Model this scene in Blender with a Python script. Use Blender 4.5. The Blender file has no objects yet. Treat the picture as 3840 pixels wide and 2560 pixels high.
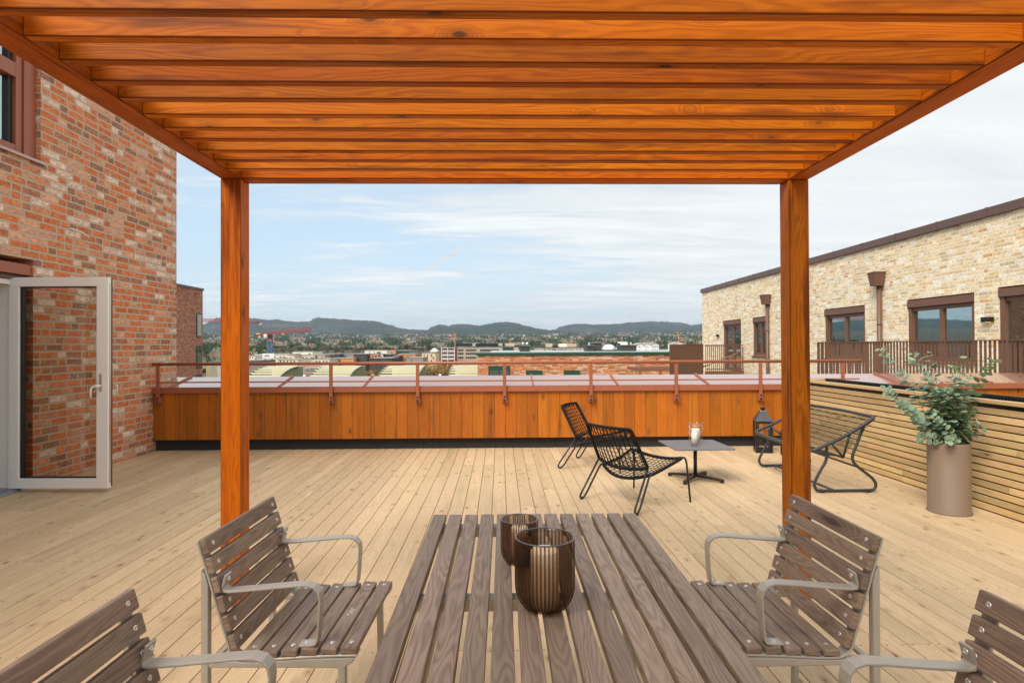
import bpy, bmesh, math, random
from mathutils import Vector, Matrix
R = math.radians
random.seed(7)
S = bpy.context.scene
COL = S.collection

# ------------------------------------------------------------------ camera
EYE = Vector((0.0, 0.0, 1.38))
FPX = 2220.0                      # focal length in pixels of a 3840 px wide picture
def setup_camera():
    yc = Vector((-45.0, -19.0, 2220.0)).normalized()          # world Y in camera (right, up, forward)
    zc = Vector((-0.0042, 1.0, 0.0)); zc.z = (0.0042*-45.0 + 19.0)/2220.0; zc.normalize()
    xc = yc.cross(zc) * -1.0
    if xc.x < 0: xc = -xc
    # rows: camera axes expressed in the world
    right = Vector((xc.x, yc.x, zc.x)); up = Vector((xc.y, yc.y, zc.y)); fwd = Vector((xc.z, yc.z, zc.z))
    m = Matrix((right, up, -fwd)).transposed().to_4x4()
    m.translation = EYE
    cd = bpy.data.cameras.new('camera'); cd.sensor_width = 36.0; cd.lens = 36.0*FPX/3840.0
    cd.clip_start = 0.02; cd.clip_end = 40000.0
    co = bpy.data.objects.new('camera', cd); COL.objects.link(co); co.matrix_world = m
    S.camera = co
setup_camera()
_C3 = S.camera.matrix_world.to_3x3()
def ray(x, y): return _C3 @ Vector((x-1920.0, 1280.0-y, -FPX))
def px(x, y, Y):
    """the point at distance Y ahead that the photograph shows at column x, row y (3840 px wide)"""
    d = ray(x, y); t = Y/d.y; return (d.x*t, Y, EYE.z+d.z*t)
def pxX(x, y, X):
    d = ray(x, y); t = X/d.x; return (X, d.y*t, EYE.z+d.z*t)
S.render.resolution_x = 1024; S.render.resolution_y = 682

# ------------------------------------------------------------------ sky and sun
SUN_EL, SUN_AZ = R(48.0), R(220.0)       # azimuth clockwise from +Y: the sun stands behind the camera, left of it
def setup_world():
    w = bpy.data.worlds.new('World'); S.world = w; w.use_nodes = True
    nt = w.node_tree; nt.nodes.clear(); L = nt.links.new; n = nt.nodes.new
    out = n('ShaderNodeOutputWorld'); bg = n('ShaderNodeBackground'); bg.inputs[1].default_value = 1.0
    L(bg.outputs[0], out.inputs[0])
    sky = n('ShaderNodeTexSky'); sky.sky_type = 'NISHITA'; sky.sun_disc = False
    sky.sun_elevation = SUN_EL; sky.sun_rotation = SUN_AZ; sky.altitude = 150; sky.dust_density = 1.5
    sk = n('ShaderNodeVectorMath'); sk.operation = 'SCALE'; L(sky.outputs[0], sk.inputs[0]); sk.inputs[3].default_value = 0.15
    # pale milky blue between the clouds
    thin = n('ShaderNodeMix'); thin.data_type = 'RGBA'; thin.inputs[0].default_value = 0.66
    L(sk.outputs[0], thin.inputs[6]); thin.inputs[7].default_value = (0.44, 0.545, 0.62, 1)
    tc = n('ShaderNodeTexCoord'); sep = n('ShaderNodeSeparateXYZ'); L(tc.outputs['Generated'], sep.inputs[0])
    def M(op, a, b=None, c=None):
        m = n('ShaderNodeMath'); m.operation = op
        for i, v in enumerate((a, b, c)):
            if v is None: continue
            if isinstance(v, (int, float)): m.inputs[i].default_value = v
            else: L(v, m.inputs[i])
        return m.outputs[0]
    zz = M('ADD', M('MAXIMUM', sep.outputs[2], 0.0), 0.10)
    px = M('DIVIDE', sep.outputs[0], zz); py = M('DIVIDE', sep.outputs[1], zz)
    cb = n('ShaderNodeCombineXYZ'); L(px, cb.inputs[0]); L(py, cb.inputs[1])
    mp = n('ShaderNodeMapping'); mp.inputs['Rotation'].default_value = (0, 0, R(12)); mp.inputs['Scale'].default_value = (0.30, 0.55, 1); mp.inputs['Location'].default_value = (1.3, 0.35, 0)
    L(cb.outputs[0], mp.inputs[0])
    n1 = n('ShaderNodeTexNoise'); n1.inputs['Scale'].default_value = 1.0; n1.inputs['Detail'].default_value = 7; n1.inputs['Roughness'].default_value = 0.55; n1.inputs['Distortion'].default_value = 0.5
    L(mp.outputs[0], n1.inputs[0])
    mp2 = n('ShaderNodeMapping'); mp2.inputs['Rotation'].default_value = (0, 0, R(-14)); mp2.inputs['Scale'].default_value = (0.5, 1.9, 1)
    L(cb.outputs[0], mp2.inputs[0])
    n2 = n('ShaderNodeTexNoise'); n2.inputs['Scale'].default_value = 2.1; n2.inputs['Detail'].default_value = 10; n2.inputs['Roughness'].default_value = 0.66; n2.inputs['Distortion'].default_value = 0.8
    L(mp2.outputs[0], n2.inputs[0])
    # more cloud to the right and overhead, clearer band low in the middle
    bias = M('ADD', M('MULTIPLY', sep.outputs[0], 0.30), M('MULTIPLY', sep.outputs[2], 0.55))
    el = M('ABSOLUTE', M('SUBTRACT', sep.outputs[2], 0.17))
    band = M('MULTIPLY', M('MINIMUM', el, 0.17), 0.9)
    v = M('ADD', M('MULTIPLY', n1.outputs[0], 0.85), M('MULTIPLY', n2.outputs[0], 0.62))
    v = M('ADD', M('ADD', v, bias), M('SUBTRACT', band, 0.12))
    rp = n('ShaderNodeMapRange'); rp.interpolation_type = 'SMOOTHSTEP'; rp.inputs[1].default_value = 0.56; rp.inputs[2].default_value = 0.80; L(v, rp.inputs[0])
    cf = M('MULTIPLY', rp.outputs[0], 0.97)
    # contrail: a band round a great circle, limited along its length
    def dirpx(x, y):
        cam = S.camera.matrix_world.to_3x3()
        return (cam @ Vector((x-1920.0, 1280.0-y, -FPX))).normalized()
    a, b = dirpx(1540, 1050), dirpx(1745, 920)
    nn = a.cross(b).normalized(); mid = (a+b).normalized(); al = (b-a).normalized()
    def dot(vec):
        d = n('ShaderNodeVectorMath'); d.operation = 'DOT_PRODUCT'; L(tc.outputs['Generated'], d.inputs[0]); d.inputs[1].default_value = vec; return d.outputs['Value']
    wob = M('MULTIPLY', M('SUBTRACT', n2.outputs[0], 0.5), 0.012)
    off = M('ABSOLUTE', M('ADD', dot(nn), wob)); along = M('ABSOLUTE', dot(al))
    wid = M('MULTIPLY_ADD', dot(al), 0.03, 0.0046)
    m1 = n('ShaderNodeMapRange'); L(M('DIVIDE', off, wid), m1.inputs[0]); m1.inputs[1].default_value = 1.5; m1.inputs[2].default_value = 0.2
    m2 = n('ShaderNodeMapRange'); L(along, m2.inputs[0]); m2.inputs[1].default_value = 0.055; m2.inputs[2].default_value = 0.035
    m3 = n('ShaderNodeMapRange'); L(dot(mid), m3.inputs[0]); m3.inputs[1].default_value = 0.9; m3.inputs[2].default_value = 0.95
    tr = M('MULTIPLY', M('MULTIPLY', m1.outputs[0], m2.outputs[0]), M('MULTIPLY', m3.outputs[0], 1.0))
    cf = M('MAXIMUM', cf, tr)
    cc = n('ShaderNodeMix'); cc.data_type = 'RGBA'; cm = n('ShaderNodeMapRange'); cm.inputs[1].default_value = 0.36; cm.inputs[2].default_value = 0.62; L(M('ADD', M('MULTIPLY', n2.outputs[0], 0.6), M('MULTIPLY', n1.outputs[0], 0.4)), cm.inputs[0]); L(cm.outputs[0], cc.inputs[0])
    cc.inputs[6].default_value = (0.44, 0.49, 0.525, 1); cc.inputs[7].default_value = (0.70, 0.72, 0.725, 1)
    cr = n('ShaderNodeMix'); cr.data_type = 'RGBA'; L(M('MINIMUM', M('MULTIPLY', M('MAXIMUM', M('ADD', M('MULTIPLY', sep.outputs[0], 1.3), M('SUBTRACT', sep.outputs[2], 0.25)), 0.0), 1.0), 0.55), cr.inputs[0]); cr.clamp_factor = True
    L(cc.outputs[2], cr.inputs[6]); cr.inputs[7].default_value = (0.66, 0.665, 0.655, 1)
    mx = n('ShaderNodeMix'); mx.data_type = 'RGBA'; L(cf, mx.inputs[0]); L(thin.outputs[2], mx.inputs[6]); L(cr.outputs[2], mx.inputs[7])
    L(mx.outputs[2], bg.inputs[0])
    w.cycles.sampling_method = 'MANUAL'; w.cycles.sample_map_resolution = 512
setup_world()
def setup_sun():
    ld = bpy.data.lights.new('sun', 'SUN'); ld.energy = 2.8; ld.angle = R(32); ld.color = (1.0, 0.93, 0.82)
    lo = bpy.data.objects.new('sun', ld); COL.objects.link(lo)
    d = Vector((math.sin(SUN_AZ)*math.cos(SUN_EL), math.cos(SUN_AZ)*math.cos(SUN_EL), math.sin(SUN_EL)))
    lo.rotation_euler = d.to_track_quat('Z', 'Y').to_euler(); lo.location = (0, 0, 30)
setup_sun()
S.view_settings.view_transform = 'Standard'; S.view_settings.look = 'None'
S.view_settings.exposure = 0.60; S.view_settings.gamma = 1.0

# ------------------------------------------------------------------ mesh helper
class MB:
    """collects geometry for one mesh object; uv = (along, across) in metres, rnd = random number per piece"""
    def __init__(s): s.v=[]; s.f=[]; s.uv=[]; s.r=[]; s.sm=[]; s.mi=[]; s.M=None
    def _p(s, p):
        p = Vector(p); 
        if s.M is not None: p = s.M @ p
        s.v.append(p); return len(s.v)-1
    def face(s, idx, uv=None, rnd=0.0, smooth=False, mi=0):
        s.f.append(tuple(idx)); s.uv.append(uv or [(0,0)]*len(idx)); s.r.append(rnd); s.sm.append(smooth); s.mi.append(mi)
    def box(s, x0,x1,y0,y1,z0,z1, axis=None, rnd=None, mi=0, skip=()):
        if x1<x0: x0,x1=x1,x0
        if y1<y0: y0,y1=y1,y0
        if z1<z0: z0,z1=z1,z0
        if rnd is None: rnd = random.random()
        P = [(x,y,z) for z in (z0,z1) for y in (y0,y1) for x in (x0,x1)]
        k = [s._p(p) for p in P]
        if axis is None:
            d = {'x':x1-x0,'y':y1-y0,'z':z1-z0}; axis = max(d, key=d.get)
        ai = 'xyz'.index(axis)
        for nm, q, nrm in (('-z',(0,2,3,1),2),('+z',(4,5,7,6),2),('-y',(0,1,5,4),1),('+y',(2,6,7,3),1),('-x',(0,4,6,2),0),('+x',(1,3,7,5),0)):
            if nm in skip: continue
            if nrm == ai: oth = [i for i in range(3) if i != nrm]; a_, b_ = oth
            else: a_ = ai; b_ = [i for i in range(3) if i not in (ai, nrm)][0]
            base = (x0,y0,z0)
            uv = [(P[i][a_]-base[a_]+nrm*0.013, P[i][b_]-base[b_]+nrm*0.21) for i in q]
            s.face([k[i] for i in q], uv, rnd, False, mi)
    def prism(s, pts, t0, t1, plane='xz', rnd=0.0, mi=0, smooth=False):
        """pts: 2D outline; extruded along the third axis from t0 to t1"""
        def P(p, t): return {'xz':(p[0],t,p[1]), 'yz':(t,p[0],p[1]), 'xy':(p[0],p[1],t)}[plane]
        a = [s._p(P(p,t0)) for p in pts]; b = [s._p(P(p,t1)) for p in pts]; n = len(pts)
        s.face(a, [(p[0],p[1]) for p in pts], rnd, False, mi); s.face(b[::-1], [(p[0],p[1]) for p in pts][::-1], rnd, False, mi)
        L = 0
        for i in range(n):
            j=(i+1)%n; d = math.dist(pts[i],pts[j])
            s.face((a[j],a[i],b[i],b[j]), [(L+d,0),(L,0),(L,t1-t0),(L+d,t1-t0)], rnd, smooth, mi); L += d
    def tube(s, pts, r, seg=8, closed=False, rnd=0.0, mi=0, caps=True):
        pts = [Vector(p) for p in pts]; n = len(pts)
        rs = r if isinstance(r,(list,tuple)) else [r]*n
        T = []
        for i in range(n):
            a = pts[i-1] if (i>0 or closed) else pts[i]; b = pts[(i+1)%n] if (i<n-1 or closed) else pts[i]
            T.append((b-a).normalized() if (b-a).length>1e-9 else Vector((0,0,1)))
        u = T[0].orthogonal().normalized(); rings=[]; Lh=0
        for i in range(n):
            u = (u - T[i]*u.dot(T[i])); u = u.normalized() if u.length>1e-6 else T[i].orthogonal().normalized()
            w = T[i].cross(u)
            rings.append([s._p(pts[i] + (u*math.cos(2*math.pi*k/seg)+w*math.sin(2*math.pi*k/seg))*rs[i]) for k in range(seg)])
        m = n if closed else n-1
        for i in range(m):
            a, b = rings[i], rings[(i+1)%n]; d=(pts[(i+1)%n]-pts[i]).length
            for k in range(seg):
                k2=(k+1)%seg; s.face((a[k],a[k2],b[k2],b[k]), [(Lh,k/seg),(Lh,(k+1)/seg),(Lh+d,(k+1)/seg),(Lh+d,k/seg)], rnd, True, mi)
            Lh += d
        if caps and not closed: s.face(rings[0][::-1],None,rnd,False,mi); s.face(rings[-1],None,rnd,False,mi)
    def bar(s, pts, w, t, side=(0,1,0), rnd=0.0, mi=0):
        """flat bar swept along pts: w across 'side', t in the path's plane"""
        pts=[Vector(p) for p in pts]; sd=Vector(side).normalized(); n=len(pts); rings=[]; L=0
        for i in range(n):
            a=pts[max(i-1,0)]; b=pts[min(i+1,n-1)]; T=(b-a).normalized(); N=sd.cross(T).normalized()
            sc=1.0
            if 0<i<n-1:
                t1=(pts[i]-pts[i-1]).normalized(); sc=1.0/max(0.5, abs(t1.dot(T)))
            rings.append([s._p(pts[i]+sd*(sx*w/2)+N*(sy*t/2*sc)) for sx,sy in ((-1,-1),(1,-1),(1,1),(-1,1))])
        for i in range(n-1):
            a,b=rings[i],rings[i+1]; d=(pts[i+1]-pts[i]).length
            for k in range(4): k2=(k+1)%4; s.face((a[k],a[k2],b[k2],b[k]),[(L,k*.02),(L,k*.02+.02),(L+d,k*.02+.02),(L+d,k*.02)],rnd,False,mi)
            L+=d
        s.face(rings[0][::-1],None,rnd,False,mi); s.face(rings[-1],None,rnd,False,mi)
    def lathe(s, prof, c=(0,0), seg=32, rnd=0.0, mi=0, rib=0.0, nrib=0, sx=1.0, sy=1.0):
        rings=[]
        for pr in prof:
            r,z = pr[0],pr[1]; rb = pr[2] if len(pr)>2 else 0.0
            if r<1e-6: rings.append([s._p((c[0],c[1],z))]); continue
            rings.append([s._p((c[0]+sx*(r+rb*math.cos(nrib*2*math.pi*k/seg))*math.cos(2*math.pi*k/seg), c[1]+sy*(r+rb*math.cos(nrib*2*math.pi*k/seg))*math.sin(2*math.pi*k/seg), z)) for k in range(seg)])
        for i in range(len(rings)-1):
            a,b=rings[i],rings[i+1]
            for k in range(seg):
                k2=(k+1)%seg; z0,z1=prof[i][1],prof[i+1][1]
                if len(a)==1 and len(b)==1: continue
                if len(a)==1: s.face((a[0],b[k2],b[k]),None,rnd,True,mi)
                elif len(b)==1: s.face((a[k],a[k2],b[0]),None,rnd,True,mi)
                else: s.face((a[k],a[k2],b[k2],b[k]),[(k/seg,z0),((k+1)/seg,z0),((k+1)/seg,z1),(k/seg,z1)],rnd,True,mi)
    def build(s, name, mats, parent=None, bevel=0.0, seg=2, recalc=True, autosmooth=None):
        me = bpy.data.meshes.new(name); me.from_pydata([tuple(v) for v in s.v], [], s.f)
        if not isinstance(mats,(list,tuple)): mats=[mats]
        for m in mats: me.materials.append(m)
        uvl = me.uv_layers.new(name='uv'); k=0; flat=[]
        for u in s.uv:
            for a in u: flat.extend(a)
        uvl.data.foreach_set('uv', flat)
        at = me.attributes.new('rnd','FLOAT','FACE'); at.data.foreach_set('value', s.r)
        me.polygons.foreach_set('use_smooth', s.sm); me.polygons.foreach_set('material_index', s.mi)
        me.update()
        if recalc and len(s.f) < 60000:
            bm = bmesh.new(); bm.from_mesh(me); bmesh.ops.recalc_face_normals(bm, faces=bm.faces); bm.to_mesh(me); bm.free()
        o = bpy.data.objects.new(name, me); COL.objects.link(o)
        if parent is not None: o.parent = parent
        if bevel>0:
            b=o.modifiers.new('bevel','BEVEL'); b.width=bevel; b.segments=seg; b.limit_method='ANGLE'; b.angle_limit=R(50)
        return o
def tag(o, label=None, cat=None, group=None, kind=None):
    if label: o['label']=label
    if cat: o['category']=cat
    if group: o['group']=group
    if kind: o['kind']=kind
    return o
def thing(name, loc=(0,0,0), rz=0.0, label=None, cat=None, group=None):
    o = bpy.data.objects.new(name, None); COL.objects.link(o); o.location=loc; o.rotation_euler=(0,0,rz); o.empty_display_size=0.1
    return tag(o, label, cat, group)
def dup(root, loc=None, rz=None, label=None, group=None):
    def cp(o, parent):
        c=o.copy(); COL.objects.link(c)
        if parent is not None:
            c.parent=parent
        for ch in list(o.children): cp(ch, c)
        return c
    r=cp(root, None)
    if loc is not None: r.location=loc
    if rz is not None: r.rotation_euler=(0,0,rz)
    if label: r['label']=label
    if group: r['group']=group
    return r

# ------------------------------------------------------------------ materials
class NT:
    def __init__(s, name):
        s.m = bpy.data.materials.new(name); s.m.use_nodes=True; s.t=s.m.node_tree; s.t.nodes.clear()
        s.out=s.n('ShaderNodeOutputMaterial')
    def n(s, ty, **kw):
        x=s.t.nodes.new(ty)
        for k,v in kw.items(): setattr(x,k,v)
        return x
    def L(s,a,b): s.t.links.new(a,b)
    def set(s, sock, v):
        if isinstance(v, bpy.types.NodeSocket): s.L(v, sock)
        elif isinstance(v,(tuple,list)) and len(v)==3 and sock.type=='RGBA': sock.default_value=(*v,1)
        else: sock.default_value=v
    def math(s, op, a, b=None, c=None, clamp=False):
        m=s.n('ShaderNodeMath', operation=op); m.use_clamp=clamp
        for i,v in enumerate((a,b,c)):
            if v is not None: s.set(m.inputs[i], v)
        return m.outputs[0]
    def mix(s, f, a, b, blend='MIX'):
        m=s.n('ShaderNodeMix', data_type='RGBA', blend_type=blend); s.set(m.inputs[0],f); s.set(m.inputs[6],a); s.set(m.inputs[7],b); return m.outputs[2]
    def rng(s, v, a, b, c=0.0, d=1.0, sm=False):
        m=s.n('ShaderNodeMapRange'); m.interpolation_type='SMOOTHSTEP' if sm else 'LINEAR'
        s.set(m.inputs[0],v)
        for i,x in enumerate((a,b,c,d)): s.set(m.inputs[i+1],x)
        return m.outputs[0]
    def noise(s, vec, scale=1.0, detail=4, rough=0.55, dist=0.0, out=0):
        t=s.n('ShaderNodeTexNoise'); s.L(vec,t.inputs['Vector']); t.inputs['Scale'].default_value=scale; t.inputs['Detail'].default_value=detail; t.inputs['Roughness'].default_value=rough; t.inputs['Distortion'].default_value=dist
        return t.outputs[out]
    def vor(s, vec, scale=1.0, feat='F1', out='Distance', rand=1.0):
        t=s.n('ShaderNodeTexVoronoi', feature=feat); s.L(vec,t.inputs['Vector']); t.inputs['Scale'].default_value=scale; t.inputs['Randomness'].default_value=rand
        return t.outputs[out]
    def vmul(s, vec, k):
        m=s.n('ShaderNodeVectorMath', operation='MULTIPLY'); s.set(m.inputs[0],vec); m.inputs[1].default_value=k; return m.outputs[0]
    def comb(s,x,y,z=0.0):
        c=s.n('ShaderNodeCombineXYZ'); s.set(c.inputs[0],x); s.set(c.inputs[1],y); s.set(c.inputs[2],z); return c.outputs[0]
    def sep(s,v):
        c=s.n('ShaderNodeSeparateXYZ'); s.L(v,c.inputs[0]); return c.outputs
    def obj(s): return s.n('ShaderNodeTexCoord').outputs['Object']
    def gen(s): return s.n('ShaderNodeNewGeometry').outputs['Position']
    def uv(s): return s.n('ShaderNodeUVMap', uv_map='uv').outputs[0]
    def rnd(s):
        a=s.n('ShaderNodeAttribute', attribute_name='rnd'); return a.outputs['Fac']
    def orand(s): return s.n('ShaderNodeObjectInfo').outputs['Random']
    def bump(s, h, strength=0.3, dist=0.01):
        b=s.n('ShaderNodeBump'); s.set(b.inputs['Height'],h); b.inputs['Strength'].default_value=strength; b.inputs['Distance'].default_value=dist; return b.outputs[0]
    def bsdf(s, col, rough=0.5, metal=0.0, spec=0.5, nrm=None, coat=0.0, **kw):
        p=s.n('ShaderNodeBsdfPrincipled'); s.set(p.inputs['Base Color'],col); s.set(p.inputs['Roughness'],rough); s.set(p.inputs['Metallic'],metal)
        s.set(p.inputs['Specular IOR Level'],spec)
        if coat: p.inputs['Coat Weight'].default_value=coat; p.inputs['Coat Roughness'].default_value=0.25
        if nrm is not None: s.L(nrm,p.inputs['Normal'])
        for k,v in kw.items(): s.set(p.inputs[k],v)
        s.L(p.outputs[0], s.out.inputs[0]); return p
def flat_mat(name, col, rough=0.6, metal=0.0, spec=0.5, var=0.08, scale=6.0, bump=0.0, **kw):
    t=NT(name); ob=t.obj(); nz=t.noise(ob, scale, 5, 0.6)
    c=t.mix(t.rng(nz,0.3,0.7), tuple(x*(1-var) for x in col), tuple(min(1,x*(1+var)) for x in col))
    nr = t.bump(t.noise(ob, scale*12, 3), bump, 0.004) if bump else None
    t.bsdf(c, t.rng(nz,0.3,0.7,rough*0.9,min(1,rough*1.1)), metal, spec, nr, **kw); return t.m

def wood_mat(name, light, dark, knot, rough=0.5, spec=0.4, var=0.25, grain=0.6, knots=1.0, coat=0.0, gloss_var=0.0, streak=None, nails=False, kd=(2.6,8.0), wavy=1.0, bump=0.25, obr=0.0, hue=0.008, arris=0.0):
    t=NT(name); uv=t.uv(); r=t.rnd()
    if obr: r=t.math('FRACT', t.math('ADD', r, t.math('MULTIPLY', t.orand(), 7.3)))
    u,v,_=t.sep(uv)
    uu=t.math('ADD',u,t.math('MULTIPLY',r,91.7)); vv=t.math('ADD',v,t.math('MULTIPLY',r,13.1))
    P=t.comb(uu,vv,t.math('MULTIPLY',r,5.0))
    # knots first: they bend the grain
    Pk=t.vmul(P,(kd[0],kd[1],1.0)); vk=t.n('ShaderNodeTexVoronoi'); t.L(Pk,vk.inputs['Vector']); vk.inputs['Scale'].default_value=1.0
    kdist=vk.outputs['Distance']; kr=t.sep(vk.outputs['Color'])[0]
    on=t.math('GREATER_THAN',kr,1.0-0.45*knots)
    kmask=t.math('MULTIPLY',t.rng(kdist,0.05,0.13,1.0,0.0,True),on)
    kring=t.math('MULTIPLY',t.rng(kdist,0.08,0.34,1.0,0.0,True),on)
    bend=t.math('MULTIPLY',kring,0.9)
    wv=t.noise(t.vmul(P,(1.1,9.0,1.0)),1.0,3,0.5)
    ringc=t.math('ADD',t.math('MULTIPLY',vv,9.0),t.math('ADD',t.math('MULTIPLY',wv,3.2*wavy),bend))
    rings=t.math('ABSOLUTE',t.math('SUBTRACT',t.math('FRACT',t.math('MULTIPLY',ringc,4.0)),0.5))
    rings=t.rng(rings,0.0,0.42,1.0,0.0,True)
    fine=t.noise(t.vmul(P,(3.0,110.0,1.0)),1.0,4,0.65)
    blot=t.noise(t.vmul(P,(1.6,7.0,1.0)),1.0,4,0.6)
    g=t.math('ADD',t.math('MULTIPLY',rings,0.55),t.math('MULTIPLY',t.rng(fine,0.35,0.7),0.45))
    g=t.math('MULTIPLY',g,grain)
    c=t.mix(g,light,dark)
    c=t.mix(t.rng(blot,0.42,0.72,0.0,0.55),c,tuple(0.55*a+0.45*b for a,b in zip(dark,light)))
    if streak: c=t.mix(t.math('MULTIPLY',t.rng(t.noise(t.vmul(P,(0.9,16.0,1.0)),1.0,3,0.6),0.52,0.72,0,1,True),streak[3]),c,streak[:3])
    c=t.mix(t.math('MULTIPLY',kring,0.35),c,knot); c=t.mix(t.math('MULTIPLY',kmask,0.85),c,knot)
    br=t.rng(r,0,1,1-var,1+var*0.6); hs=t.n('ShaderNodeHueSaturation'); t.L(c,hs.inputs['Color']); t.L(br,hs.inputs['Value'])
    t.L(t.rng(t.math('FRACT',t.math('MULTIPLY',r,17.3)),0,1,0.5-hue,0.5+hue),hs.inputs['Hue']); c=hs.outputs[0]
    if nails:
        py=t.sep(t.gen())[1]; fy=t.math('ABSOLUTE',t.math('SUBTRACT',t.math('FRACT',t.math('DIVIDE',t.math('ADD',py,0.02),0.605)),0.5))
        dy=t.math('MULTIPLY',fy,0.605)
        dv=t.math('MINIMUM',t.math('ABSOLUTE',t.math('SUBTRACT',v,0.42+0.022)),t.math('ABSOLUTE',t.math('SUBTRACT',v,0.42+0.095)))
        dd=t.math('SQRT',t.math('ADD',t.math('POWER',dy,2.0),t.math('POWER',dv,2.0)))
        c=t.mix(t.rng(dd,0.004,0.0065,0.8,0.0),c,(0.10,0.06,0.03))
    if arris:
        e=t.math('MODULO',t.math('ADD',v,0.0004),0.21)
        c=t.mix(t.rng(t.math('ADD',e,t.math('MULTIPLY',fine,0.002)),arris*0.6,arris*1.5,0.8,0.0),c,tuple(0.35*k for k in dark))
    h=t.math('ADD',t.math('MULTIPLY',g,-0.6),t.math('MULTIPLY',fine,0.4))
    rr=t.rng(t.noise(t.vmul(P,(2.0,6.0,1.0)),1.0,3),0.3,0.7,max(0.05,rough-gloss_var),min(1,rough+gloss_var))
    t.bsdf(c,rr,0.0,spec,t.bump(h,bump,0.003),coat)
    return t.m

def brick_mat(name, ramp, mortar, bw=0.24, bh=0.077, splot=(0.5,0.16,0.08), splot_amt=0.5, plane='yz', msize=0.013, rowsh=0.5, flat=False, vari=0.1, white_from=0.8):
    """ramp: list of (position, colour) steps picked by one random number per brick"""
    t=NT(name); ob=t.gen(); x,y,z=t.sep(ob)
    nrm=t.sep(t.n('ShaderNodeNewGeometry').outputs['Normal'])
    isx=t.math('GREATER_THAN',t.math('ABSOLUTE',nrm[0]),0.5)
    m=t.n('ShaderNodeMix', data_type='FLOAT'); t.L(isx,m.inputs[0]); t.L(x,m.inputs[2]); t.L(y,m.inputs[3]); a=m.outputs[0]
    jit=t.noise(t.comb(t.math('MULTIPLY',a,9.0),t.math('MULTIPLY',z,9.0)),1.0,3,0.6)
    j=t.math('MULTIPLY',t.math('SUBTRACT',jit,0.5),0.008 if not flat else 0.0)
    a2=t.math('ADD',a,j); z2=t.math('ADD',t.math('ADD',z,40.0),j)
    # wild bond: shift every course by its own amount
    row=t.math('FLOOR',t.math('DIVIDE',z2,bh))
    wn=t.n('ShaderNodeTexWhiteNoise', noise_dimensions='1D'); t.L(row,wn.inputs['W'])
    a3=t.math('ADD',a2,t.math('MULTIPLY',wn.outputs['Value'],bw*1.7)); a3=t.math('ADD',a3,100.0)
    # stretch some bricks, leave half bricks
    c=t.math('DIVIDE',a3,bw*2.5); cell=t.math('FLOOR',c); fr=t.math('FRACT',c)
    wn2=t.n('ShaderNodeTexWhiteNoise', noise_dimensions='2D'); t.L(t.comb(cell,row),wn2.inputs['Vector']); w2=wn2.outputs['Value']
    # a cell of 2.5 bricks holds [1,1,.5] or [1,.5,1] or [.5,1,1]
    k=t.math('FLOOR',t.math('MULTIPLY',w2,2.999))
    f5=t.math('MULTIPLY',fr,5.0)     # 0..5 half bricks
    # joints j1,j2 : k=0 -> 2,4 ; k=1 -> 2,3 ; k=2 -> 1,3
    j1=t.math('SUBTRACT',2.0,t.math('GREATER_THAN',k,1.5)); j2=t.math('SUBTRACT',4.0,t.math('GREATER_THAN',k,0.5))
    s1=t.math('GREATER_THAN',f5,j1); s2=t.math('GREATER_THAN',f5,j2)
    sub=t.math('ADD',s1,s2)
    dj=t.math('MINIMUM',t.math('MINIMUM',t.math('ABSOLUTE',t.math('SUBTRACT',f5,j1)),t.math('ABSOLUTE',t.math('SUBTRACT',f5,j2))),t.math('MINIMUM',f5,t.math('SUBTRACT',5.0,f5)))
    dj=t.math('MULTIPLY',dj,bw*0.5)
    fz=t.math('FRACT',t.math('DIVIDE',z2,bh)); dz=t.math('MULTIPLY',t.math('MINIMUM',fz,t.math('SUBTRACT',1.0,fz)),bh)
    dmin=t.math('MINIMUM',dj,dz)
    rough_e=t.math('MULTIPLY',t.math('SUBTRACT',t.noise(t.comb(t.math('MULTIPLY',a,55.0),t.math('MULTIPLY',z,55.0)),1.0,3),0.5),0.006)
    isb=t.rng(t.math('ADD',dmin,rough_e),msize*0.42,msize*0.62,0,1,True)
    wn3=t.n('ShaderNodeTexWhiteNoise', noise_dimensions='3D'); t.L(t.comb(cell,row,sub),wn3.inputs['Vector'])
    rv=wn3.outputs['Value']; rv2=t.sep(wn3.outputs['Color'])[1]
    cr=t.n('ShaderNodeValToRGB'); cr.color_ramp.interpolation='CONSTANT'; t.L(rv,cr.inputs[0])
    el=cr.color_ramp.elements
    while len(el)>1: el.remove(el[-1])
    el[0].position=0; el[0].color=(*ramp[0][1],1)
    for p,cc in ramp[1:]:
        e=el.new(p); e.color=(*cc,1)
    base=cr.outputs[0]
    P3=t.comb(t.math('MULTIPLY',a,1.0),t.math('MULTIPLY',z,1.0),t.math('MULTIPLY',rv,30.0))
    sp=t.noise(t.vmul(P3,(26,44,1)),1.0,4,0.75,1.2)
    big=t.noise(t.vmul(P3,(14,22,1)),1.0,3,0.6)
    # flecks on pale bricks and pale bloom on the red ones
    amt=t.math('MULTIPLY',t.rng(sp,0.47,0.57,0,1),splot_amt)
    amt=t.math('MULTIPLY',amt,t.rng(big,0.35,0.65,0.25,1.0))
    base=t.mix(amt,base,splot)
    base=t.mix(t.rng(t.noise(t.vmul(P3,(18,34,1)),1.0,4,0.7),0.42,0.7,0.0,0.55),base,(0.10,0.06,0.045))
    hs=t.n('ShaderNodeHueSaturation'); t.L(base,hs.inputs['Color']); t.L(t.rng(rv2,0,1,1-vari,1+vari),hs.inputs['Value']); base=hs.outputs[0]
    mort=t.mix(t.noise(t.comb(t.math('MULTIPLY',a,40),t.math('MULTIPLY',z,40)),1.0,3),tuple(c*.8 for c in mortar),tuple(c*1.15 for c in mortar))
    col=t.mix(isb,mort,base)
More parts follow.
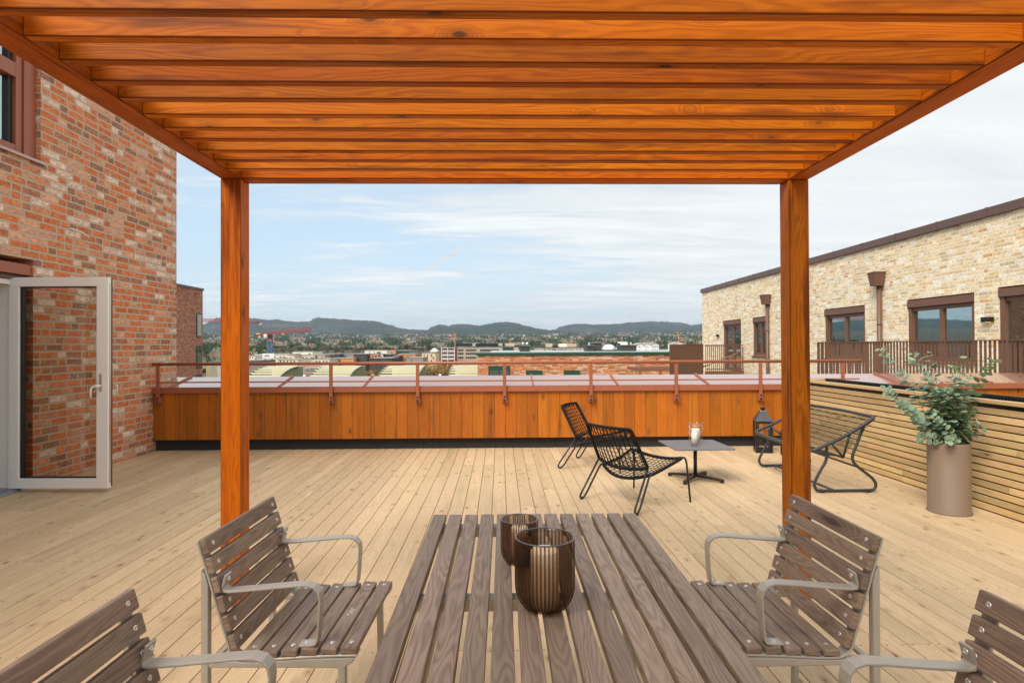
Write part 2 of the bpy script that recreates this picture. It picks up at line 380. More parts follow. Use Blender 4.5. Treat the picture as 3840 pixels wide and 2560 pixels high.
    h=t.math('ADD',t.math('MULTIPLY',isb,1.0),t.math('MULTIPLY',sp,0.35))
    t.bsdf(col,0.9,0.0,0.25,t.bump(h,0.65,0.008))
    return t.m

MT={}
MT['deck']=wood_mat('deck_pine',(0.63,0.47,0.295),(0.42,0.27,0.135),(0.19,0.09,0.035),rough=0.62,spec=0.3,var=0.12,grain=0.5,knots=1.0,nails=True,hue=0.003,streak=(0.40,0.30,0.15,0.5),kd=(5.5,11.0),wavy=1.3)
MT['pine']=wood_mat('planter_pine',(0.72,0.515,0.265),(0.46,0.30,0.125),(0.22,0.12,0.04),rough=0.6,spec=0.3,hue=0.009,var=0.28,grain=0.6,knots=0.8,streak=(0.40,0.26,0.08,0.4),kd=(3.5,11.0))
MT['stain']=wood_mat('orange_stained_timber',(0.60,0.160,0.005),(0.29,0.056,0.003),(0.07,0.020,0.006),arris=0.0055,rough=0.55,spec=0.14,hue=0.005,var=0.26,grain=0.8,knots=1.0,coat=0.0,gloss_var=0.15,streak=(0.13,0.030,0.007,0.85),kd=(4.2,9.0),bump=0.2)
MT['clad']=wood_mat('tarnished_orange_cladding',(0.50,0.150,0.011),(0.28,0.072,0.006),(0.09,0.032,0.010),rough=0.45,spec=0.3,hue=0.004,var=0.22,grain=0.6,knots=0.9,coat=0.15,gloss_var=0.15,streak=(0.20,0.078,0.018,0.7),kd=(4.0,7.0),wavy=0.6)
MT['brownwood']=wood_mat('weathered_brown_slats',(0.385,0.290,0.220),(0.165,0.115,0.082),(0.08,0.045,0.03),rough=0.55,spec=0.4,var=0.22,grain=0.95,knots=0.35,wavy=1.6,kd=(1.6,9.0),bump=0.5,obr=1)
MT['chairwood']=wood_mat('brown_chair_slats',(0.325,0.235,0.175),(0.135,0.092,0.068),(0.06,0.03,0.02),rough=0.5,spec=0.4,var=0.2,grain=0.9,knots=0.3,wavy=1.4,kd=(1.6,9.0),bump=0.5,obr=1)
RED=[(0,(0.76,0.20,0.065)),(0.24,(0.68,0.165,0.05)),(0.38,(0.76,0.32,0.17)),(0.48,(0.32,0.155,0.10)),(0.57,(0.44,0.18,0.10)),(0.64,(0.80,0.44,0.29)),(0.76,(0.92,0.74,0.60)),(0.90,(0.74,0.24,0.09))]
MT['redbrick']=brick_mat('red_brick',RED,(0.54,0.445,0.335),splot=(0.76,0.36,0.19),splot_amt=0.9,msize=0.019)
RED2=[(0,(0.52,0.20,0.11)),(0.3,(0.42,0.15,0.09)),(0.5,(0.30,0.12,0.08)),(0.66,(0.60,0.30,0.20)),(0.85,(0.50,0.26,0.18))]
MT['redbrick_far']=brick_mat('rust_brick',RED2,(0.42,0.26,0.18),bh=0.12,bw=0.34,splot=(0.55,0.3,0.2),splot_amt=0.3,flat=True)
ORB=[(0,(0.62,0.22,0.075)),(0.28,(0.70,0.36,0.20)),(0.5,(0.55,0.17,0.06)),(0.7,(0.76,0.52,0.36)),(0.86,(0.26,0.12,0.06))]
MT['orangebrick']=brick_mat('orange_brick',ORB,(0.60,0.36,0.22),bw=0.42,bh=0.092,splot=(0.66,0.34,0.2),splot_amt=0.3,flat=True)
CRM=[(0,(0.90,0.75,0.53)),(0.25,(0.95,0.85,0.66)),(0.45,(0.78,0.59,0.35)),(0.60,(0.86,0.70,0.48)),(0.76,(0.96,0.92,0.82)),(0.91,(0.64,0.53,0.39)),(0.97,(0.76,0.42,0.22))]
MT['creambrick']=brick_mat('cream_brick',CRM,(0.92,0.78,0.56),bw=0.25,bh=0.081,splot=(0.66,0.50,0.28),splot_amt=0.55,msize=0.014)
def metal_paint(name,col,rough=0.45,var=0.06,spec=0.5,bump=0.05): return flat_mat(name,col,rough,0.0,spec,var,3.0,bump)
MT['rustpaint']=metal_paint('rust_red_metal',(0.34,0.105,0.052),0.42)
MT['capmetal']=flat_mat('rust_red_sheet_metal',(0.32,0.13,0.085),0.16,0.0,1.0,0.06,1.2,0.0,**{'Coat Weight':1.0,'Coat Roughness':0.04,'Coat IOR':2.1})
MT['brownmetal']=metal_paint('dark_brown_metal',(0.155,0.075,0.045),0.45)
MT['capbrown']=metal_paint('brown_roof_edge',(0.12,0.065,0.052),0.4)
MT['beigemetal']=flat_mat('beige_grey_powder_coat',(0.43,0.40,0.35),0.42,0.25,0.5,0.06,30,0.12)
MT['steel']=flat_mat('bright_screw_steel',(0.72,0.71,0.69),0.3,0.9,0.5,0.1,80)
MT['black']=flat_mat('black_powder_coat',(0.012,0.012,0.013),0.35,0.0,0.5,0.1,30)
MT['char']=flat_mat('charcoal_tube',(0.035,0.036,0.040),0.38,0.0,0.5,0.1,30)
MT['tabletop']=flat_mat('dark_grey_laminate',(0.12,0.13,0.15),0.35,0.0,0.5,0.06,10)
MT['rope']=flat_mat('black_rope',(0.010,0.010,0.011),0.85,0.0,0.3,0.2,120,0.4)
MT['cord']=flat_mat('woven_cord',(0.020,0.019,0.018),0.6,0.0,0.4,0.2,120)
MT['white']=flat_mat('white_door_paint',(0.90,0.89,0.86),0.35,0.0,0.5,0.02,3)
MT['wax']=flat_mat('white_wax',(0.86,0.84,0.79),0.5,0.0,0.4,0.02,8)
MT['waxcream']=flat_mat('cream_wax',(0.95,0.86,0.70),0.5,0.0,0.4,0.02,8)
MT['rubber']=flat_mat('dark_gasket',(0.015,0.015,0.018),0.5)
MT['kerb']=flat_mat('black_granulated_felt',(0.042,0.042,0.044),0.95,0.0,0.2,0.6,260,0.8)
MT['pot']=flat_mat('taupe_pot_metal',(0.205,0.145,0.10),0.5,0.0,0.4,0.05,90,0.3)
MT['soil']=flat_mat('dark_soil',(0.03,0.02,0.015),0.95,0.0,0.2,0.4,60,0.8)
MT['membrane']=flat_mat('black_dimple_membrane',(0.02,0.02,0.022),0.4,0.0,0.5,0.2,60)
MT['concrete']=flat_mat('pale_concrete',(0.48,0.44,0.38),0.8,0,0.3,0.12,0.7)
MT['roofgrey']=flat_mat('grey_roof_felt',(0.16,0.16,0.165),0.9,0,0.3,0.2,0.8)
MT['darkgrey']=flat_mat('charcoal_cladding',(0.065,0.066,0.062),0.7,0,0.3,0.15,0.8)
MT['greenmetal']=flat_mat('dark_green_metal',(0.022,0.070,0.048),0.35,0,0.5,0.1,0.6)
MT['creamlouvre']=flat_mat('pale_yellow_metal',(0.70,0.66,0.44),0.45,0,0.4,0.06,0.7)
MT['olivepanel']=flat_mat('olive_grey_panel',(0.34,0.33,0.20),0.55,0,0.4,0.08,0.8)
MT['conduit']=flat_mat('pale_plastic',(0.66,0.66,0.62),0.4)
MT['mastic']=flat_mat('pale_grey_mastic',(0.44,0.43,0.40),0.7)
MT['curtain']=flat_mat('white_curtain',(0.62,0.66,0.64),0.8,0,0.2,0.05,4)
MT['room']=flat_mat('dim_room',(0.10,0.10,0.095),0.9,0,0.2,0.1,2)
def glass_window(name, tint=(0.022,0.032,0.030), refl=0.62, gcol=(0.74,0.86,0.86)):
    t=NT(name); d=t.n('ShaderNodeBsdfDiffuse'); d.inputs[0].default_value=(*tint,1)
    g=t.n('ShaderNodeBsdfGlossy'); g.inputs[0].default_value=(*gcol,1); g.inputs[1].default_value=0.015
    tr=t.n('ShaderNodeBsdfTransparent'); tr.inputs[0].default_value=(0.55,0.62,0.60,1)
    m0=t.n('ShaderNodeMixShader'); m0.inputs[0].default_value=0.6; t.L(d.outputs[0],m0.inputs[1]); t.L(tr.outputs[0],m0.inputs[2])
    m=t.n('ShaderNodeMixShader'); m.inputs[0].default_value=refl; t.L(m0.outputs[0],m.inputs[1]); t.L(g.outputs[0],m.inputs[2]); t.L(m.outputs[0],t.out.inputs[0]); return t.m
MT['window']=glass_window('window_glass')
def thin_glass(name, col=(0.80,0.80,0.78), refl=0.06, rough=0.0):
    t=NT(name); tr=t.n('ShaderNodeBsdfTransparent'); tr.inputs[0].default_value=(*col,1)
    g=t.n('ShaderNodeBsdfGlossy'); g.inputs[0].default_value=(1,1,1,1); g.inputs[1].default_value=rough
    lw=t.n('ShaderNodeLayerWeight'); lw.inputs[0].default_value=0.5
    f=t.math('ADD',t.math('MULTIPLY',t.math('POWER',lw.outputs['Facing'],4.0),0.55),0.02+refl*0.5,clamp=True)
    m=t.n('ShaderNodeMixShader'); t.L(f,m.inputs[0]); t.L(tr.outputs[0],m.inputs[1]); t.L(g.outputs[0],m.inputs[2]); t.L(m.outputs[0],t.out.inputs[0]); return t.m
MT['doorglass']=thin_glass('door_glass',(0.84,0.82,0.78))
MT['clearglass']=thin_glass('clear_glass',(0.975,0.98,0.975),0.0)
def smoke_glass():
    """tinted ribbed glass: each wall swallows more light where it is seen edge on"""
    t=NT('smoky_brown_glass'); lw=t.n('ShaderNodeLayerWeight'); lw.inputs[0].default_value=0.5
    f=lw.outputs['Facing']
    c=t.mix(t.rng(f,0.0,0.75,0,1),(0.98,0.94,0.89),(0.68,0.58,0.49))
    u=t.sep(t.uv())[0]; rb=t.math('MULTIPLY_ADD',t.math('COSINE',t.math('MULTIPLY',u,6.28318*46)),0.5,0.5)
    c=t.mix(t.math('POWER',rb,1.5),c,(0.46,0.38,0.31),'MULTIPLY')
    tr=t.n('ShaderNodeBsdfTransparent'); t.L(c,tr.inputs[0])
    g=t.n('ShaderNodeBsdfGlossy'); g.inputs[0].default_value=(0.9,0.9,0.92,1); g.inputs[1].default_value=0.06
    m=t.n('ShaderNodeMixShader'); t.L(t.math('ADD',t.math('MULTIPLY',t.math('POWER',f,4.0),0.4),0.03),m.inputs[0]); t.L(tr.outputs[0],m.inputs[1]); t.L(g.outputs[0],m.inputs[2]); t.L(m.outputs[0],t.out.inputs[0]); return t.m
MT['smoke']=smoke_glass()
# ================================================================== TERRACE
XW=-4.642; YK=8.09; YP=8.015; XPL=4.03
def build_deck():
    b=MB(); pitch=0.1216; w=0.1175; x0=-0.073-38*pitch+0.002
    rr=random.Random(3)
    k=0; x=x0
    while x<6.6:
        y=-1.6-rr.random()*1.2; hi=YK+0.01
        xa=max(x,XW+0.004)
        while y<hi:
            # ends land on the joist lines
            ln=0.605*rr.choice([5,6,6,7,8]); ye=y+ln
            ye=round((ye-0.29)/0.605)*0.605+0.29
            if ye>hi-0.5: ye=hi
            y0=max(y,-1.6)
            if ye>-1.5: b.box(xa,x+w,y0+0.0015,ye-0.0015,-0.028,0.0,axis='y',rnd=rr.random(),skip=('-z',))
            y=ye
        # shift uv so that every board reads v from its own edge
        x+=pitch; k+=1
    tag(b.build('deck',MT['deck'],bevel=0.0018,seg=1),kind='structure')
    s=MB(); s.box(-6.5,7.5,-1.6,YK+.3,-0.4,-0.032)
    tag(s.build('deck_substructure',flat_mat('dark_underlay',(0.02,0.016,0.012),0.95)),kind='structure')
build_deck()

def sill_profile(): pass
# ---- parapet along the far side
def build_parapet():
    root=thing('parapet_wall',(0,YP,0),0,'low orange timber clad parapet with a rust red sheet metal cap, far side of the deck','parapet wall')
    x0,x1=XW+0.0,9.2
    b=MB(); x=x0+0.001; rr=random.Random(5)
    while x<x1:
        w=0.146+rr.choice([0,0,0.004]); 
        b.box(x,min(x+w-0.0025,x1),0.0,0.022,0.148,0.79,axis='z',rnd=rr.random()); x+=w
    b.build('timber_cladding',MT['clad'],root,bevel=0.002,seg=1)
    c=MB(); c.box(x0,x1,0.101,0.50,0.01,0.80); c.box(x0,x1,0.024,0.1005,0.17,0.80); c.build('parapet_core',MT['darkgrey'],root)
    k=MB(); x=x0; 
    while x<x1: k.box(x,min(x+0.897,x1),0.072,0.10,0.0,0.16); x+=0.90
    k.build('base_strip',MT['kerb'],root,bevel=0.002,seg=1)
    m=MB()   # fascia with a small drip, then the top rising away
    m.prism([(-0.025,0.775),(-0.035,0.777),(-0.030,0.851),(-0.016,0.8535),(-0.014,0.838)],x0,x1,'yz'); m.build('fascia',MT['rustpaint'],root)
    m=MB(); m.prism([(-0.0155,0.8540),(0.52,0.962),(0.56,0.962),(0.56,0.90),(0.53,0.90),(0.53,0.945),(-0.0130,0.838)],x0,x1,'yz')
    m.build('metal_cap',MT['capmetal'],root)
    # upstands (standing seams) across the cap
    for sx in (-3.0,-1.19,0.18,1.62,3.02,4.55,6.03,7.5):
        pass
    seams=[(1044.7,1096),(1364.5,1396),(2000,1997),(2318,2295),(2658,2600),(3012,2930)]
    xs=[]
    for a,_ in seams: xs.append(px(a,1448,YP-.03)[0])
    xs += [-4.4+0.0, xs[-1]+1.33, xs[-1]+2.62, xs[-1]+3.9]
    for sx in xs[:]:
        s=MB(); s.prism([(-0.034,0.84),(-0.036,0.865),(0.515,0.985),(0.53,0.985),(0.53,0.95),(-0.03,0.842)],sx-0.009,sx+0.009,'yz'); s.build('seam',MT['rustpaint'],root)
    return root
build_parapet()

def build_railing():
    y=YP-0.05; root=thing('guard_rail',(0,y,0),0,'rust red tubular guard rail bolted to the timber parapet','guard rail')
    x0,x1=px(572,1365,y)[0],px(3227,1350,y)[0]
    h=MB(); h.tube([(x0,0,1.162),(x1,0,1.165)],0.021,14); 
    h.build('handrail',MT['rustpaint'],root)
    m=MB(); m.box(x0+.06,x1-0.02,-0.006,0.006,0.912,0.930); m.build('mid_rail',MT['rustpaint'],root)
    for pc in (592,917,1241,1566,1892,2216,2536,2852,3161):
        x=px(pc,1420,y)[0]
        p=MB(); p.box(x-0.022,x+0.022,-0.012,0.012,0.655,1.14); p.box(x-0.034,x+0.034,0.0121,0.0495,0.635,0.72); p.box(x-0.034,x+0.034,-0.012,0.0119,0.635,0.672)
        po=p.build('post',MT['rustpaint'],root,bevel=0.002,seg=1)
        for z in (0.708,0.655):
            q=MB(); q.M=Matrix.Translation((x,-0.012,z))@Matrix.Rotation(R(90),4,'X'); q.lathe([(0,0.010),(0.006,0.0095),(0.011,0.006),(0.013,0.0),(0.0131,-0.001)],seg=12); q.build('bolt',MT['black'],po)
build_railing()

# ---- pergola
def build_pergola():
    zb=2.287; root=thing('pergola',(0,3.2,0),0,'orange stained timber pergola with a slatted roof over the dining table','pergola')
    yo=-3.2
    xl0,xl1=-1.497,-1.389; xr0,xr1=1.585,1.694
    for (a,c,lab) in ((xl0,xl1,'front left post'),(xr0,xr1,None)):
        for yy in ((3.2,3.313),(-0.75,-0.637)):
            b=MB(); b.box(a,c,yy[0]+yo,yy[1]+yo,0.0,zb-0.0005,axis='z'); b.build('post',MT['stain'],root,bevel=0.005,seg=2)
    for a,c in ((xl0,xl1),(xr0,xr1)):
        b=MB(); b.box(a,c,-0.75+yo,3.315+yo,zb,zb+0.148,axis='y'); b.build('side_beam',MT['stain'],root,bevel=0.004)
    for ya,yb in ((3.205,3.314),(-0.75,-0.64)):
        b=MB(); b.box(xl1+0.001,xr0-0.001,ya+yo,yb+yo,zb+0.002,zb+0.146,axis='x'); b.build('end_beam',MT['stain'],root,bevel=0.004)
    y=3.04; rr=random.Random(11); fronts=[]
    while y>-0.6:
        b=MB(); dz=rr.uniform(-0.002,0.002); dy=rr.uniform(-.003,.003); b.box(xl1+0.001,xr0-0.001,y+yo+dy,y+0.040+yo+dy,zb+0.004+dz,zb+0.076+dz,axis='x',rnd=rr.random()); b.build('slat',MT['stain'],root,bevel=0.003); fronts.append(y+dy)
        y-=0.1435
    return root
build_pergola()

# ---- red brick building on the left, with door and window
def build_left_building():
    root=thing('brick_building',(XW,5.8,0),0,'tall red and white mottled brick building with a white glass door, left edge','building')
    def loc(b): b.M=Matrix.Translation((-XW,-5.8+0.122,0)); return b
    ZT=4.95; ye=8.47
    b=loc(MB())
    # wall in pieces round the openings: door 4.70..5.86 z 0..2.258 ; window 4.2..5.95 z 3.27..6.2
    y0=-6.0; t=0.34
    def wb(ya,yb,za,zb): b.box(XW-t,XW,ya,yb,za,zb,axis='z')
    wb(y0,4.66,-22,ZT) if False else None
    wb(y0,4.20,-22,ZT)
    wb(4.20,4.66,-22,3.27); wb(4.66,5.86,-22,-0.05); wb(4.66,5.86,2.258,3.27); wb(5.86,5.95,-22,3.27)
    wb(4.20,5.95,4.66,ZT); wb(5.95,ye,-22,ZT)
    b.build('wall',MT['redbrick'],root)
    b=loc(MB()); b.box(XW-9,XW-t-0.002,y0,ye-0.002,-22,ZT-0.01); 
    # hollow the rooms behind the openings by leaving the block back
    b=loc(MB()); b.box(XW-9,XW-3.2,y0,ye-0.002,-22,ZT-0.01); b.box(XW-3.2,XW-t-0.002,ye-0.34,ye-0.002,-22,ZT-0.01); b.box(XW-3.2,XW-t-0.002,y0,ye-.35,2.7,3.1); b.box(XW-3.2,XW-t-0.002,y0,ye-.35,-22,-0.05); b.box(XW-3.2,XW-t-0.002,y0,ye-.35,ZT-.3,ZT-0.01)
    b.build('inner_block',MT['redbrick'],root)
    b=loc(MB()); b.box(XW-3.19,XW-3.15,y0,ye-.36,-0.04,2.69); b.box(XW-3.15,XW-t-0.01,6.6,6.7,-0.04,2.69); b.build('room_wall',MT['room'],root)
    b=loc(MB()); b.box(XW-0.002,XW+0.004,8.345,8.355,0.9,ZT); b.build('expansion_joint',MT['mastic'],root)
    # upper window
    f=loc(MB()); xf=XW-0.10
    f.box(xf-0.05,XW-0.045,5.80,5.945,3.28,4.65); f.build('window_jamb',MT['rustpaint'],root,bevel=0.003)
    f=loc(MB())
    f.box(xf-0.05,XW-0.062,5.72,5.795,3.28,4.65); f.box(xf-0.05,XW-0.062,4.21,5.719,3.28,3.36); f.box(xf-0.05,XW-0.062,4.21,5.719,4.02,4.16); f.box(xf-0.05,XW-0.062,4.21,5.719,4.57,4.65)
    wf=f.build('window',MT['rustpaint'],root,bevel=0.004)
    g=loc(MB()); g.box(xf-0.03,xf-0.024,4.21,5.70,3.37,4.01); g.build('pane',MT['window'],wf)
    g=loc(MB()); g.box(xf-0.03,xf-0.024,4.21,5.70,4.17,4.56); g.build('pane',MT['window'],wf)
    g=loc(MB()); g.box(xf-0.04,xf+0.005,5.665,5.718,3.362,4.018); g.box(xf-0.04,xf+0.005,5.665,5.718,4.162,4.56); g.build('gasket',MT['rubber'],wf)
    cu=loc(MB()); pts=[]; rr=random.Random(4)
    for i in range(60):
        yy=4.25+i*(1.38/59); pts.append((XW-0.32+0.018*math.sin(i*1.35),yy))
    for i in range(59):
        (xa,ya),(xb,yb)=pts[i],pts[i+1]
        k=[cu._p(p) for p in ((xa,ya,3.3),(xb,yb,3.3),(xb,yb,4.6),(xa,ya,4.6))]; cu.face(k,None,0,True)
    cu.build('curtain',MT['curtain'],root)
    sl=loc(MB()); sl.prism([(XW-0.1,3.285),(XW+0.035,3.262),(XW+0.035,3.235),(XW+0.028,3.235),(XW+0.028,3.255),(XW-0.1,3.27)],4.1,6.0,'xz'); sl.build('sill',MT['capmetal'],root)
    # door opening: shutter casing, brown outer frame, white inner frame, threshold
    c=loc(MB()); c.box(XW-0.16,XW-0.014,4.68,5.855,2.10,2.205); c.build('shutter_casing',MT['rustpaint'],root,bevel=0.004)
    c=loc(MB()); c.box(XW-0.17,XW-0.06,4.68,5.855,2.055,2.095); c.box(XW-0.20,XW-0.065,5.775,5.855,0,2.055); c.box(XW-0.2,XW-0.065,4.68,4.75,0,2.055); c.build('door_frame_cladding',MT['brownmetal'],root,bevel=0.003)
    c=loc(MB()); c.box(XW-0.26,XW-0.085,5.695,5.772,0.035,2.05); c.box(XW-0.26,XW-0.085,4.76,5.694,2.0,2.05); c.box(XW-0.26,XW-0.085,4.755,4.83,0.035,1.999); c.build('door_frame',MT['white'],root,bevel=0.004)
    c=loc(MB()); c.prism([(XW-0.25,0.045),(XW-0.02,0.03),(XW+0.01,0.004),(XW+0.01,0.0),(XW-0.25,0.0)],4.72,5.80,'xz'); c.build('threshold',flat_mat('grey_threshold',(0.22,0.24,0.26),0.4,0.4),root)
    # conduit stub sticking out of the wall
    def wl(px_,py,x=XW):
        q=pxX(px_,py,x); return q[1]-0.122, q[2]
    y1,z1=wl(257,858); c=loc(MB()); c.tube([(XW-0.02,y1,z1),(XW+0.03,y1+0.02,z1+0.002),(XW+0.07,y1+0.10,z1-0.02),(XW+0.085,y1+0.20,z1-0.065)],0.011,8); c.build('conduit',MT['conduit'],root)
    # ---- the open leaf: hinged on the far jamb, white side towards the camera
    L=0.965; H=2.03; zb=0.035; th=0.072
    lx,ly=XW-0.095,5.80
    dm=Matrix.Translation((lx-XW,ly-5.8,zb))@Matrix.Rotation(R(-1.5),4,'Z')
    d=MB(); d.M=dm; fw=0.100
    for (a,c_,e,f_) in ((0,L,0,0.095),(0,L,H-0.088,H),(0,fw,0.0951,H-0.0881),(L-0.112,L,0.0951,H-0.0881)):
        d.box(a,c_,0,th*0.62,e,f_)
    door=d.build('door',MT['white'],root,bevel=0.004); tag(door,'white inner face of the open door leaf')
    e=MB(); e.M=dm; e.box(0.0,L+0.012,th*0.62+0.001,th*0.62+0.012,0.0,H); 
    e=MB(); e.M=dm
    for (a,c_,e0,f_) in ((0.01,L-0.01,0.01,0.09),(0.01,L-0.01,H-0.08,H-0.01),(0.01,fw-0.01,0.0901,H-0.0801),(L-0.10,L-0.01,0.0901,H-0.0801)): e.box(a,c_,th*0.62+0.001,th+0.012,e0,f_)
    e.build('outer_cladding',MT['brownmetal'],door,bevel=0.003)
    e=MB(); e.M=dm; e.box(L+0.0005,L+0.003,0.018,0.036,0.05,H-0.05); e.build('lock_strip',MT['steel'],door)
    e=MB(); e.M=dm; x0,x1,z0,z1=fw,L-0.112,0.095,H-0.088
    for (a,c_,e0,f_) in ((x0+.001,x1-.001,z0+.001,z0+0.012),(x0+.001,x1-.001,z1-0.010,z1-.001),(x0+.001,x0+0.024,z0+0.0121,z1-0.0101),(x1-0.006,x1-.001,z0+0.0121,z1-0.0101)): e.box(a,c_,0.020,0.052,e0,f_)
    e.build('gasket',MT['rubber'],door)
    g=MB(); g.M=dm; g.box(x0+0.001,x1-0.001,0.030,0.034,z0+0.001,z1-0.001); g.build('pane',MT['doorglass'],door)
    hx=L-0.066; hz=0.985
    q=MB(); q.M=dm; q.box(hx-0.014,hx+0.014,-0.008,0.0,hz-0.055,hz+0.115); q.build('lock_plate',MT['steel'],door,bevel=0.003)
    q=MB(); q.M=dm; q.tube([(hx,0,hz),(hx,-0.045,hz),(hx-0.012,-0.052,hz),(hx-0.05,-0.052,hz-0.012),(hx-0.062,-0.052,hz-0.03),(hx-0.064,-0.05,hz-0.115)],[0.010,0.010,0.010,0.010,0.010,0.009],10); q.build('handle',MT['white'],door)
    q=MB(); q.M=dm; q.tube([(L+0.004,th+0.01,hz),(L+0.02,th+0.03,hz),(L+0.02,th+0.03,hz-0.11)],0.008,8); q.build('handle',MT['conduit'],door)
build_left_building()

# ---- slatted planter wall on the right
def build_planter():
    y1=7.93; y0=-1.5; w=0.40
    root=thing('planter_box',(XPL,3.2,0),0,'long pine slatted planter wall with black dimple lining, right side of the deck','planter')
    T=Matrix.Translation((-XPL,-3.2,0))
    b=MB(); b.M=T; rr=random.Random(9); n=14; pitch=0.0612
    for i in range(n):
        z=0.012+i*pitch; y=y0-rr.random()*2
        while y<y1:
            ye=min(y+rr.uniform(1.6,3.6),y1)
            if ye>y0: b.box(XPL,XPL+0.021,max(y,y0)+0.0006,ye-0.0006,z,z+pitch-0.012,axis='y',rnd=rr.random())
            y=ye
    b.build('slat_panel',MT['pine'],root,bevel=0.0015,seg=1)
    b=MB(); b.M=T; b.box(XPL+0.03,XPL+0.05,y0,y1,0,0.88); b.box(XPL+w-0.05,XPL+w-0.03,y0,y1,0,0.88); b.build('dark_backing',MT['membrane'],root)
    b=MB(); b.M=T; b.box(XPL-0.022,XPL+0.038,y0,y1,0.895,0.928,axis='y'); b.build('cap_board',MT['pine'],root,bevel=0.003)
    b=MB(); b.M=T; b.box(XPL+w-0.045,XPL+w+0.02,y0,y1,0.895,0.928,axis='y'); b.box(XPL+0.039,XPL+w-0.046,y1-0.09,y1,0.895,0.928,axis='x'); b.build('cap_board',MT['pine'],root,bevel=0.003)
    b=MB(); b.M=T; b.box(XPL+w-0.029,XPL+w-0.008,y0,y1,0.0,0.89,axis='y'); b.build('back_panel',MT['pine'],root)
    # dimpled lining: studs on the far inner face and along the near edge
    b=MB(); b.M=T; y=y0
    while y<y1-0.1:
        for zz in (0.925,0.89,0.855,0.82):
            b.box(XPL+w-0.082,XPL+w-0.052,y+0.006,y+0.026,zz-0.012,zz+0.012,rnd=0)
        y+=0.036
    b.box(XPL+w-0.062,XPL+w-0.0515,y0,y1-.1,0.5,0.938)
    b.box(XPL+0.050,XPL+0.056,y0,y1-.1,0.5,0.905)
    b.build('dimple_lining',MT['membrane'],root)
    b=MB(); b.M=T; b.box(XPL+0.057,XPL+w-0.083,y0,y1-0.1,0.4,0.62); b.build('soil',MT['soil'],root)
build_planter()
